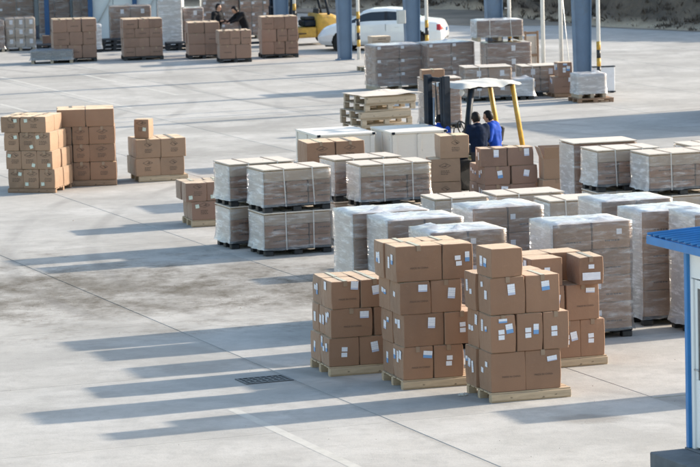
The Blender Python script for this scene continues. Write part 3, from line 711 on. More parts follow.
# left stacks
yA = R(-14); cA = G(55.8,193)-Vector((math.cos(yA),math.sin(yA),0))*1.1
front_stack(cA, yA, 1.1, 1.1, 'pallet under the far-left sunlit carton stack', 'far-left sunlit stack', 'cartons of the far-left sunlit stack', [
 dict(h=.415, rows=[(.55,[.365,.365,.37]),(.55,[.55,.55])]),
 dict(h=.40, rows=[(.55,[.36,.36,.37]),(.55,[.55,.55])], dx=-.03),
 dict(h=.40, rows=[(.55,[.35,.36,.37]),(.5,[.55,.55])], dx=-.06),
 dict(h=.35, rows=[(.55,[.44,.60]),(.5,[.5,.55])], dx=-.11)], style='green', mat='carton_light', seed=51, pmat='brown_wood', ph=.10)
tw = bmesh.new(); bm_box(tw,-.57,.57,-.006,.57*2-.02,0,.012)
yB = R(4); cB = G(59,187.2)
front_stack(cB, yB, 1.28, 1.1, 'reddish pallet under the stack behind the far-left one', 'stack behind the far-left one', 'cartons of the stack behind the far-left one', [
 dict(h=.40, rows=[(.55,[.34,.37,.59]),(.5,[.64,.64])]),
 dict(h=.39, rows=[(.55,[.33,.37,.58]),(.5,[.64,.64])]),
 dict(h=.39, rows=[(.55,[.32,.37,.58]),(.5,[.64,.64])]),
 dict(h=.385, rows=[(.55,[.63,.63]),(.5,[.64,.62])], style='faint')], style='marked', mat='carton', seed=61, pmat='brown_wood')
yC = R(14); cC = G(139,182.6)
front_stack(cC, yC, 1.12, 1.0, 'pallet under the low stack topped by one carton', 'low stack topped by one carton', 'cartons of the low stack topped by one', [
 dict(h=.40, rows=[(.5,[.57,.555]),(.5,[.57,.55])], dx=-.07),
 dict(h=.42, rows=[(.5,[.57,.57]),(.5,[.57,.56])], dx=-.04, rz=R(1))], style='marked', mat='carton_light', seed=71, pmat='pine')
o = obj('carton', carton_mesh(.34,.36,.42,'carton_light'), None, cC+Vector((.12,.42,.142+.82)), R(-14)); tag(o, 'single carton standing on top of the low two-layer stack', 'carton')
on_face(o,'front',label_mesh(.08,.08,'label_green'),(.34,.36,.42),.07,.2,'shipping_label',.15); on_face(o,'front',ME_MARK[0],(.34,.36,.42),0,.26,'printed_mark',off=.0092)
cD = G(192,227.5)
front_stack(cD, R(15), 1.05, .9, 'pallet under the small stack left of the wrapped double loads', 'small stack beside wrapped double loads', 'cartons of the small stack beside the wrapped loads', [
 dict(h=.37, rows=[(.45,[.50,.50]),(.45,[.50,.50])]),
 dict(h=.37, rows=[(.45,[.43,.5]),(.45,[.5,.45])], dx=-.10)], style='green', mat='carton_red', seed=81, pmat='pine')

# middle: pair in front of the crate, the column of big cartons, the stack before the men
cP = atY(306.6,143,67.8); hP = (cP.z-PH)/3
front_stack(Vector((cP.x,cP.y,0)), R(15), 1.2, .9, 'hidden pallet under the cartons before the left crate', 'stack before the left crate', 'cartons before the left crate',
 [dict(h=hP, rows=[(.45,[.60,.60]),(.42,[.6,.6])]) for k in range(3)], style='marked', mat='carton', seed=91)
cQ = atY(441,136,68); hQ = (cQ.z-PH)/3
front_stack(Vector((cQ.x-.22,cQ.y,0)), R(10), .85, .85, 'pallet under the column of large cartons', 'column of large cartons', 'column of large cartons', [
 dict(h=hQ, rows=[(.6,[.62])]), dict(h=hQ, rows=[(.6,[.62])]), dict(h=hQ, rows=[(.6,[.60])], dx=.21)], style='marked', mat='carton_light', seed=95)
c5 = atY(481,149,68); h5 = (c5.z-PH)/3
front_stack(Vector((c5.x,c5.y,0)), R(13), 1.2, 1.15, 'pallet under the stack in front of the two men', 'stack before the two men', 'cartons before the two men', [
 dict(h=h5, rows=[(.57,[.55,.55]),(.57,[.55,.55])], dx=.06),
 dict(h=h5, rows=[(.57,[.55,.55]),(.57,[.55,.55])], dx=.06),
 dict(h=h5, rows=[(.45,[.55,.55])], dx=.0)], style='export', mat='carton_red', seed=97)
# open carton on another
cO = atY(542,190,68); cO = Vector((cO.x,68,0))
wood_pallet('pallet under the open carton beside the tall wrapped load', cO-Vector((.1,0,0)), R(12), .8, .8)
o = obj('carton', carton_mesh(.62,.55,.45,'carton_light'), None, cO+Vector((.26,.36,PH)), R(12)); tag(o, 'closed carton beneath the open-flapped carton', 'carton'); obj('tape', tape_mesh(.62,.55,.45), o)
bm = bmesh.new(); W2, D2, H2, t2 = .27, .25, .42, .006
for a in ((-W2,W2,-D2,-D2+t2,0,H2),(-W2,W2,D2-t2,D2,0,H2),(-W2,-W2+t2,-D2+t2,D2-t2,0,H2),(W2-t2,W2,-D2+t2,D2-t2,0,H2),(-W2+t2,W2-t2,-D2+t2,D2-t2,0,t2)): bm_box(bm,*a)
o = obj('carton', from_bm(bm,'carton','carton_light'), None, cO+Vector((.28,.36,PH+.453)), R(8)); tag(o, 'open carton with its flaps up beside the tall wrapped load', 'carton')
for (x, y, wd, ax, ang) in ((0,-D2,.52,'x',-.25),(0,D2,.52,'x',.5),(-W2,0,.48,'y',-.35),(W2,0,.48,'y',.9)):
    f = obj('flap', box_mesh(wd if ax == 'x' else t2, t2 if ax == 'x' else wd, .24, 'carton_light', .001), o, (x,y,H2)); f.rotation_euler = (-ang,0,0) if ax == 'x' else (0,ang,0)

# ================================================================== FILM WRAPPED LOADS
yW = R(18)
def tall(label, c, w_, d, h, seed, yaw=yW, mats=('film_mid','film_dense','film_dense'), **kw):
    return wrapped_load(label, c, yaw, w_, d, h, seed, mats=mats, group='tall film wrapped loads', cmat='carton_light', peaks=4, **kw)
HW = 1.80
tall('tall film wrapped load with white squares, right behind the front stacks', G(553,224,HW), 1.27, .98, HW-.02, 101)
tall('white wrapped load in the middle, behind the frontmost stack', G(473,208,HW), 1.18, .98, HW-.02, 103)
tall('leftmost white wrapped load, behind the drain stack', G(353,213,HW), 1.25, 1.0, HW-.02, 105, cmat_=None) if False else tall('leftmost white wrapped load, behind the drain stack', G(353,213,HW), 1.25, 1.0, HW-.02, 105)
tall('white wrapped load just right of the leftmost white one', G(388,220,HW), 1.22, 1.0, HW-.02, 107)
tall('white wrapped load directly behind the tall carton stack', G(431,232,HW), 1.18, .98, HW-.02, 109)
tall('white wrapped load farther back, left of the booth roof', G(602,201,HW), 1.2, 1.0, HW-.02, 111)
tall('film wrapped load with white squares beside the booth roof', G(642,211,HW), 1.15, .98, HW-.02, 113)
pH = G(671,327)+Vector((math.sin(yW),-math.cos(yW),0))*.98
tall('film wrapped load half hidden behind the booth roof', pH, 1.15, .98, HW+.04, 115)
# low loads with a pale cover board, stacked two high
def double(lab, c, w_, d, seed, yaw, hu=.80):
    n = ('lower','upper')
    for k in range(2):
        wrapped_load(f'{n[k]} {lab}', (c[0]+(.01 if k else 0),c[1],0), yaw+R((0,1.2)[k]), w_, d, hu-.004, seed+k, z=k*hu, layers=3, cols=3, rows=1, mats=('film','film_dense','film'), cover=True,
                     pale_top=True, straps=2, style='line', group='strapped loads with cover boards stacked in pairs', top=False)
ZT = 1.6
double('strapped load of the foremost left pair, black pallet', G(265.4,256.8), 1.30, .88, 121, R(20))
double('strapped load of the pair half hidden behind the foremost left pair', G(231.5,249.6), 1.28, .88, 123, R(20))
double('strapped load of the rear pair below the left crate', G(334,159.5,ZT), 1.32, .80, 125, R(19))
double('strapped load of the pair left of the big carton column', G(360,164.8,ZT), 1.36, .80, 127, R(17))
double('strapped load of the pair beside the tall brown load', G(597,150.3,ZT), 1.24, .85, 129, R(16))
double('strapped load of the pair nearest the right edge', G(648.6,154,ZT), 1.40, .85, 131, R(17))
double('strapped load of the rear pair at the right edge', G(692,145.5,ZT), 1.3, .85, 133, R(17))
c7 = G(574,143.2,ZT)
wrapped_load('tall brown load with film on its end, behind the right pairs', c7, R(15), 1.27, .85, ZT, 135, layers=4, cols=1, rows=2, mats=('film','film_dense','film'), cover=True, style='none', group='brown load with film', top=False, cmat='carton')
for (px, py, Y, lab, wd, seed) in ((435,199,59.2,'low covered load below the big carton column',.98,141),(497,195,60.2,'low covered load below the stack before the men',1.25,143),(550,201,57.6,'low covered load in front of the tall brown load',.95,145)):
    c_ = atY(px,py,Y); wrapped_load(lab, (c_.x,c_.y,0), R(16), wd, .8, c_.z, seed, layers=4, cols=2, rows=1, mats=('film','film_dense','film'), cover=True, pale_top=True, straps=1, style='line', group='low covered loads', top=False)

# ---- plywood crates
def crate(label, c, yaw, w_, d, h):
    r0 = thing('plywood_crate', label, 'crate', (c[0],c[1],0), yaw, 'plywood crates')
    obj('body', box_mesh(w_,d,h-.17,'crate_wood',.006), r0, (w_/2,d/2,.12))
    obj('lid', box_mesh(w_+.05,d+.05,.045,'crate_wood',.006), r0, (w_/2,d/2,h-.047))
    for k in range(3): obj('skid', box_mesh(.1,d,.118,'old_pine',.006), r0, (.08+(w_-.16)*k/2,d/2,.001))
    for x in (.05,w_/2,w_-.05): obj('batten', box_mesh(.09,.02,h-.18,'crate_wood',.004), r0, (x,-.011,.125))
    for y in (.05,d/2,d-.05): obj('batten', box_mesh(.02,.09,h-.18,'crate_wood',.004), r0, (-.011,y,.125))
    for x in (.02,w_-.02): obj('corner_plate', box_mesh(.07,.012,.05,'dark_steel',.003), r0, (x,-.032,h-.05))
    obj('strap', box_mesh(w_+.06,.004,.014,'strap_white',0), r0, (w_/2,-.026,h*.55)); obj('strap', box_mesh(.004,d+.06,.014,'strap_white',0), r0, (-.026,d/2,h*.55))
crate('left plywood crate behind a pair of cartons', G(317.5,135,1.4), R(17), 1.24, 1.55, 1.4)
crate('right plywood crate left of the forklift', G(392,132.3,1.4), R(16), 1.18, 1.5, 1.4)

# ---- empty pallets piled up
cS = atY(366,97,78); npal = 9; hp = cS.z/npal
for k in range(npal):
    rr = random.Random(200+k); dx = [0,.05,-.05,.02,-.12,-.10,-.15,-.02,0][k]
    nm = ['lowest','second lowest','third lowest','fourth lowest','middle','fourth from top','third from top','second from top','topmost'][k]
    wood_pallet(f'{nm} empty pallet of the pile behind the crates', (cS.x+dx,cS.y+rr.uniform(-.03,.03)), R(23+rr.uniform(-3,3)), 1.28, 1.25, hp-.003, 'old_pine', z=k*hp, group='empty pallets in a pile', rail=k in (8,6,2))
vs_, fs = [], []; nx, ny = 14, 8
for i in range(nx+1):
    for j in range(ny+1):
        x, y = 1.50*i/nx-.1, 1.34*j/ny-.05; z = .012+.05*max(0,noise.noise(Vector((x*1.3,y*1.3,4))))+.04*max(0,x-.9)*0+.07*math.exp(-((x-.85)**2+(y-1.0)**2)/.05)
        vs_.append((x,y,z))
for i in range(nx):
    for j in range(ny): a = i*(ny+1)+j; fs.append((a,a+ny+1,a+ny+2,a+1))
me = mesh_from('cardboard_sheet', vs_, fs, 'cover_board'); bm = bmesh.new(); bm.from_mesh(me); bmesh.ops.solidify(bm, geom=bm.faces[:], thickness=-.006); bm.to_mesh(me); bm.free()
tag(obj('cardboard_sheet', me, None, (cS.x,cS.y,cS.z), R(21)), 'warped pale cardboard sheet lying on the pile of pallets', 'cardboard sheet')

# ================================================================== THE BACK ROWS
mm = ('film_mid','film_mid','film_dense')
c1 = G(377,91)
wrapped_load('three-layer film wrapped load behind the pile of pallets', c1, R(18), 1.44, 1.05, 1.30, 151, base='timber', layers=3, cols=2, mats=mm, style='corner', group='film wrapped loads of the back row', cmat='carton_red')
c2 = G(429,90); wrapped_load('three-layer film wrapped load behind the forklift mast', c2, R(18), 1.42, 1.0, 1.34, 153, base='timber', layers=3, cols=2, mats=mm, style='corner', group='film wrapped loads of the back row', cmat='carton_red')
c3 = G(488,88.5); wrapped_load('film wrapped load carrying a wrapped bundle, behind the forklift roof', c3, R(10), 1.30, .95, 1.30, 155, base='timber', layers=3, cols=1, mats=('film','film_mid','film_mid'), style='paper', group='film wrapped loads of the back row', cmat='carton_red', top=True, peaks=0)
wrapped_load('low film wrapped bundle lying on top of the back-row load', (c3.x-.28,c3.y+.05), R(9), 1.35, .9, .60, 157, z=1.355, base='timber', layers=1, cols=1, rows=1, mats=('film_mid','film_dense','film_dense'), style='none', straps=2, group='film wrapped loads of the back row', cmat='carton_red')
c4 = G(466,102); wrapped_load('low wrapped load with two paper labels behind the forklift roof', c4, R(8), 1.30, .95, .95, 159, layers=2, cols=2, mats=mm, cover=True, style='paper', straps=1, group='film wrapped loads of the back row', top=False, cmat='carton_light')
c4b = G(500,101); wrapped_load('small wrapped load between the forklift pillars and the wide load', (c4b.x+.35,c4b.y+.1), R(8), .62, .8, .58, 161, layers=1, cols=1, mats=('film_dense','film_dense','film_dense'), style='none', group='film wrapped loads of the back row', cmat='carton_red')
c5b = G(523,97); wrapped_load('strapped wrapped load with timber top left of nearest column', c5b, R(9), 1.02, .9, .86, 163, layers=2, cols=2, mats=('film','film_mid','film'), cover=True, style='paper', straps=1, group='film wrapped loads of the back row', top=False, cmat='carton_light')
c6 = G(555,98); wood_pallet('brown pallet under two cartons beside the nearest column', c6, R(14), .72, .72, .12, 'brown_wood')
stack('beside the nearest column', 'two cartons beside the nearest column', c6, R(12), [dict(h=.46, rows=[(.6,[.64])], desc='larger carton'), dict(h=.40, rows=[(.4,[.42])], dx=.1, desc='smaller carton')], .122, 'export', 'carton_red', 165)
c7b = G(578,103.5); wood_pallet('broad brown pallet under the round wrapped bundle', c7b, R(12), 1.02, 1.0, .12, 'brown_wood', rail=False)
wrapped_load('round film wrapped bundle on a broad brown pallet', (c7b.x+.02,c7b.y+.12), R(12), .80, .75, .66, 167, z=.122, base='timber', layers=2, cols=3, mats=('film_dense','film_dense','film_dense'), style='none', group='film wrapped loads of the back row', cmat='carton_light')
pw = G(594,93.5); wb = thing('white_crate', 'white upright flat crate behind the wrapped round bundle', 'crate', (pw.x,pw.y,0), R(10))
obj('panel', box_mesh(.62,.16,.68,'panel_white',.008), wb, (.3,.08,.05)); obj('rim', box_mesh(.66,.19,.025,'dark_steel',.004), wb, (.3,.08,.732)); obj('rim', box_mesh(.66,.19,.028,'dark_steel',.004), wb, (.3,.08,.02))
for s in (.05,.55): obj('foot', box_mesh(.06,.18,.02,'dark_steel',.003), wb, (s,.08,0))
pf = G(526,80); wf = thing('timber_frame', 'brown timber frame standing behind the wrapped bundle', 'timber frame', (pf.x,pf.y,0), R(12))
for x in (0,.38): obj('upright', box_mesh(.06,.06,1.45,'brown_wood',.004), wf, (x,0,0))
for z in (.05,.7,1.36): obj('rail', box_mesh(.32,.05,.07,'brown_wood',.004), wf, (.19,0,z))
obj('backing', box_mesh(.32,.02,1.2,'cover_board',.003), wf, (.19,.05,.1)) 
# load with a carton on it, behind the forklift mast
cn = atY(424,79,86); wrapped_load('low wrapped load behind the forklift mast with a carton on it', (cn.x,cn.y,0), R(10), .95, .8, cn.z, 169, layers=3, cols=2, rows=1, mats=('film','film_mid','film'), cover=True, style='none', group='film wrapped loads of the back row', top=False)
o = obj('carton', carton_mesh(.58,.34,.23,'carton'), None, (cn.x+.21,cn.y+.18,cn.z+.002), R(10)); tag(o, 'flat carton lying on the load behind the forklift mast', 'carton'); obj('tape', tape_mesh(.58,.34,.23), o)
pk = G(403,70); 
wood_pallet('pallet with small carton left of the column before the car', (pk.x-1.2,pk.y-.4), R(18), 1.0, .8, .13, 'old_pine')
stack('beside the column before the car', 'cartons before the car', Vector((pk.x-.95,pk.y-.4,0)), R(18), [dict(h=.40, rows=[(.5,[.6])], desc='pale carton'),dict(h=.40, rows=[(.5,[.6])], desc='pale carton'),dict(h=.16, rows=[(.5,[.62])], desc='flat pale carton')], .132, 'faint', 'carton_pale', 171)

# far-left loads
yF = R(9)
def far(px, py, w_, d, n, rows_fn, plabel, desc, group, mat='carton_red', seed=1, top=None, h=1.4, yaw=yF, pm='black_plastic'):
    c_ = G(px,py); hl = (h-.135)/n
    front_stack(c_, yaw, w_, d, plabel, desc, group, [dict(h=hl, rows=rows_fn(k)) for k in range(n)], style='faint', mat=mat, seed=seed, pmat=pm, rail=False)
    return c_
q = far(54,63,1.45,1.0,3, lambda k: [(.5,[.48,.48,.49] if k != 1 else [.55,.45,.45]),(.5,[.72,.72])], 'pallet under the far stack beside the silver wrapped bundle', 'far stack beside the silver bundle', 'cartons beside the silver bundle', seed=301, h=1.44)
q = far(124,61,1.34,1.05,4, lambda k: [(.52,[.52,.36,.45] if k%2 else [.40,.50,.44]),(.52,[.67,.66])], 'pallet under the four-layer far stack', 'four-layer far stack', 'cartons of the four-layer far stack', seed=303, h=1.38)
q = far(189,59.5,1.05,1.0,3, lambda k: [(.5,[.56,.5]),(.5,[.53,.52])], 'pallet under the far stack before the standing man', 'far stack before standing man', 'cartons before the standing man', seed=305, h=1.22)
q = far(220,63.2,1.06,.9,2, lambda k: [(.45,[.53,.52]) if k == 0 else (.45,[.36,.35,.35]),(.45,[.53,.52])], 'pallet under the low far stack before the bending man', 'low far stack before bending man', 'cartons before the bending man', seed=307, h=1.05)
q = far(262.5,58.8,1.22,1.05,3, lambda k: [(.52,[.5,.35,.36] if k%2 else [.41,.37,.43]),(.52,[.6,.6])], 'pallet under the far stack left of the yellow forklift', 'far stack left of yellow forklift', 'cartons left of the yellow forklift', seed=309, h=1.38)
c_ = G(31,64.3); wrapped_load('low silver film wrapped bundle on the ground, far left', c_, R(2), 1.40, .8, .45, 311, base='timber', layers=1, cols=2, rows=1, mats=('film_grey_shade','film_grey_shade','film_grey_shade'), style='none', group='far film wrapped loads', cmat='paint_black')  # grey film over black cartons paints in the shade on this bundle
c_ = G(6,51.5); wrapped_load('bright load of pale boxes with blue bands, far left', c_, R(8), 1.05, 1.0, 1.15, 313, base='timber', layers=3, cols=3, mats=('film','film','film'), style='paper', group='far film wrapped loads', cmat='carton_pale')
c_ = G(-22,53); wrapped_load('grey brown wrapped load cut by the left picture edge', c_, R(8), .95, 1.0, 1.1, 314, base='timber', layers=3, cols=2, mats=('film','film_mid','film_mid'), style='none', group='far film wrapped loads', cmat='carton_red')
c_ = G(0,40.5); wrapped_load('tall dark wrapped load behind the pale boxes, farthest left', c_, R(6), 1.3, 1.0, 2.3, 315, base='timber', layers=4, cols=2, mats=('film','film_mid','film_mid'), style='corner', group='far film wrapped loads', cmat='carton')
def farwall(px, py, w_, n, cols, h, seed, lab, cm='carton_red', mats=('film','film_mid','film_mid'), st='corner'):
    wrapped_load(lab, G(px,py), R(6), w_, 1.0, h, seed, base='timber', layers=n, cols=cols, mats=mats, style=st, group='far film wrapped loads', cmat=cm)
farwall(40,40.5,1.15,5,2,2.2,317,'tall dark load behind the silver bundle, left one', st='none')
farwall(74,40,.60,3,2,1.5,319,'narrow dark load behind the far stack beside the silver bundle', st='none')
farwall(111,48,1.45,3,2,1.45,321,'brown load with paper labels behind the four-layer far stack', 'carton', st='paper')
farwall(160,49,.80,4,1,1.75,323,'white wrapped tall load right of the four-layer far stack', 'carton_pale', ('film_dense','film_dense','film_dense'))
farwall(184,47,.72,3,1,1.35,325,'narrow brown load between white load and standing man', 'carton_red', st='paper')
farwall(203,40,1.35,8,2,3.5,327,'label covered load behind the standing man','carton', st='corner')
farwall(241,39,1.25,8,3,3.4,329,'label covered load left of the far column','carton', st='corner')

# ================================================================== VEHICLES
def wheel(parent, name, loc, r_, wd, rim='steel', side=1):
    t = obj(name, None, parent, loc); t.empty_display_size = .1
    bpy.data.objects.remove(t)
    t = obj(name, rev_mesh([(r_*.60,-wd/2),(r_*.93,-wd/2),(r_,-wd*.3),(r_,wd*.3),(r_*.93,wd/2),(r_*.60,wd/2)],'rubber',28), parent, loc)
    obj('rim', rev_mesh([(r_*.61,-wd*.36),(r_*.61,wd*.36),(r_*.5,wd*.42),(r_*.16,wd*.46)],rim,20), t) if side > 0 else obj('rim', rev_mesh([(r_*.61,wd*.36),(r_*.61,-wd*.36),(r_*.5,-wd*.42),(r_*.16,-wd*.46)],rim,20), t)
    for k in range(5):
        a = k*2*math.pi/5; o = obj('spoke', box_mesh(r_*.42,.02,r_*.15,'trim_black',.004), t, (math.cos(a)*r_*.34,side*wd*.43,math.sin(a)*r_*.34)); o.rotation_euler = (0,-a,0)
    return t
CST = [(-2.27,.36,.66,.72,.60,.50,.66),(-2.20,.28,.86,.96,.72,.62,.80),(-2.05,.24,.92,1.03,.78,.66,.85),(-1.70,.21,.95,1.07,.82,.68,.87),(-1.45,.20,.96,1.10,.84,.66,.88),
       (-.88,.20,.96,1.42,.85,.57,.885),(-.25,.20,.95,1.475,.86,.58,.89),(.35,.20,.94,1.45,.86,.58,.89),(.62,.20,.935,1.38,.855,.59,.885),(1.24,.20,.92,1.00,.82,.70,.88),
       (1.75,.20,.84,.93,.77,.64,.865),(2.05,.22,.74,.83,.70,.56,.82),(2.20,.27,.62,.70,.62,.48,.74),(2.28,.36,.52,.56,.50,.38,.60)]
def carsec(x):
    for a, b_ in zip(CST, CST[1:]):
        if x <= b_[0]+1e-9:
            t = (x-a[0])/(b_[0]-a[0]); return [a[i]+(b_[i]-a[i])*t for i in range(7)]
    return list(CST[-1])
def sm(x):
    acc = [0]*7; ws_ = 0
    for d, w_ in ((-.07,1),(-.035,2),(0,3),(.035,2),(.07,1)):
        s = carsec(min(max(x+d,-2.27),2.28)); ws_ += w_
        for i in range(7): acc[i] += s[i]*w_
    return [v/ws_ for v in acc]
def car(label, loc, rz):
    root = thing('car', label, 'car', loc, rz); root.scale = (.955,.97,.98)
    NXc = 170; sub = 6; xs = [-2.27+4.55*i/NXc for i in range(NXc+1)]
    V_, P = [], {}
    rows_ = []
    for i, x in enumerate(xs):
        _, zs, zb, zr, wb, wr, wd = sm(x)
        pts = [(0,zs),(wd*.90,zs),(wd,zs+.13),(wd*1.012,.5*(zs+.13+zb)),(wb+.02,zb-.03),(wb-.01,zb+.015),(wr,zr-.05),(wr*.80,zr-.012),(0,zr)]
        line = []
        for k in range(len(pts)-1):
            for s in range(sub): t = s/sub; line.append((pts[k][0]+(pts[k+1][0]-pts[k][0])*t, pts[k][1]+(pts[k+1][1]-pts[k][1])*t, k+t))
        line.append((*pts[-1],8.0)); rows_.append(line)
    nL = len(rows_[0]); groups = {'body':[], 'side_window':[], 'windscreen':[], 'rear_window':[], 'pillar_trim':[], 'tail_light':[], 'head_light':[]}
    verts, faces = [], {k:[] for k in groups}
    for sgn in (-1,1):
        base = len(verts)
        for i, x in enumerate(xs):
            for (y, z, k) in rows_[i]: verts.append((x, sgn*y, z))
        for i in range(NXc):
            for j in range(nL-1):
                a = base+i*nL+j; f = (a,a+nL,a+nL+1,a+1); x = (xs[i]+xs[i+1])/2; k = (rows_[i][j][2]+rows_[i][j+1][2])/2; y, z = rows_[i][j][0], rows_[i][j][1]
                if k < 5 and min(math.hypot(x-1.36,z-.31),math.hypot(x+1.32,z-.31)) < .375 and y > .55: continue
                _, zs, zb, zr, *_q = sm(x); g = 'body'
                if 5.1 < k < 5.9 and zr-zb > .17:
                    g = 'pillar_trim' if (-.26 < x < -.16 or x < -1.02 and x > -1.08) else 'side_window'
                    if x < -1.25 or x > 1.02: g = 'body'
                elif k > 6.1 and .66 < x < 1.20: g = 'windscreen'
                elif k > 6.1 and -1.42 < x < -.92: g = 'rear_window'
                elif x < -2.02 and .66 < z < .88 and 3.2 < k < 4.9 : g = 'tail_light'
                elif x > 1.95 and .60 < z < .74 and 3.0 < k < 4.9: g = 'head_light'
                faces[g].append((f, sgn))
    for i, rev in ((0,False),(NXc,True)):
        loop = [i*nL+j for j in range(nL)]+[(NXc+1)*nL+i*nL+j for j in range(nL-2,0,-1)]
        faces['body'].append((tuple(loop[::-1] if rev else loop), -1))
    mat = dict(body='car_white', side_window='glass_dark', windscreen='glass_dark', rear_window='glass_dark', pillar_trim='trim_black', tail_light='lamp_red', head_light='lamp_clear')
    def part(nm, fl, parent, m_):
        used, vv, ff = {}, [], []
        for f, s in fl:
            q = []
            for v in (f if s < 0 else f[::-1]):
                if v not in used: used[v] = len(vv); vv.append(verts[v])
                q.append(used[v])
            ff.append(tuple(q))
        if not ff: return None
        me = mesh_from(nm, vv, ff, m_, None, True); bm = bmesh.new(); bm.from_mesh(me); bmesh.ops.remove_doubles(bm, verts=bm.verts[:], dist=.0005); bm.to_mesh(me); bm.free()
        return obj(nm, me, parent)
    body = part('body', faces['body'], root, 'car_white')
    for g in ('windscreen','rear_window'): part(g, faces[g], root, mat[g])
    for g in ('side_window','pillar_trim','tail_light','head_light'):
        for s in (-1,1): part(g, [q for q in faces[g] if q[1] == s], root, mat[g])
    for s in (-1,1):
        for x in (1.36,-1.32): wheel(root,'wheel',(x,s*.77,.31),.31,.2,'steel',s); obj('wheel_arch', rev_mesh([(.40,-.12),(.40,.12)],'trim_black',24), root, (x,s*.62,.31))
        for x in (.28,-.62):
            o = obj('door_handle', box_mesh(.16,.03,.03,'car_white',.008), body, (x,s*.885,.80))
        for x, z0, z1 in ((.86,.34,.9),(-.21,.30,.92),(-.98,.5,.92)): obj('door_seam', box_mesh(.012,.01,z1-z0,'trim_black',0), body, (x,s*.893,z0))
        m_ = obj('mirror', box_mesh(.10,.20,.13,'car_white',.03), root, (.78,s*.97,.95))
    obj('underside', box_mesh(4.0,1.5,.12,'trim_black',.02), root, (0,0,.16)); obj('number_plate', box_mesh(.01,.42,.12,'shed_blue',.002), root, (-2.285,0,.62)); obj('bumper_trim', box_mesh(.06,1.2,.08,'trim_black',.01), root, (-2.24,0,.34))
cp0, cp1 = G(319,46.6), G(448,42.8); cc = (cp0+cp1)/2
car('white saloon car parked behind the blue columns', (cc.x-.02,cc.y-2.2,0), R(180-9))

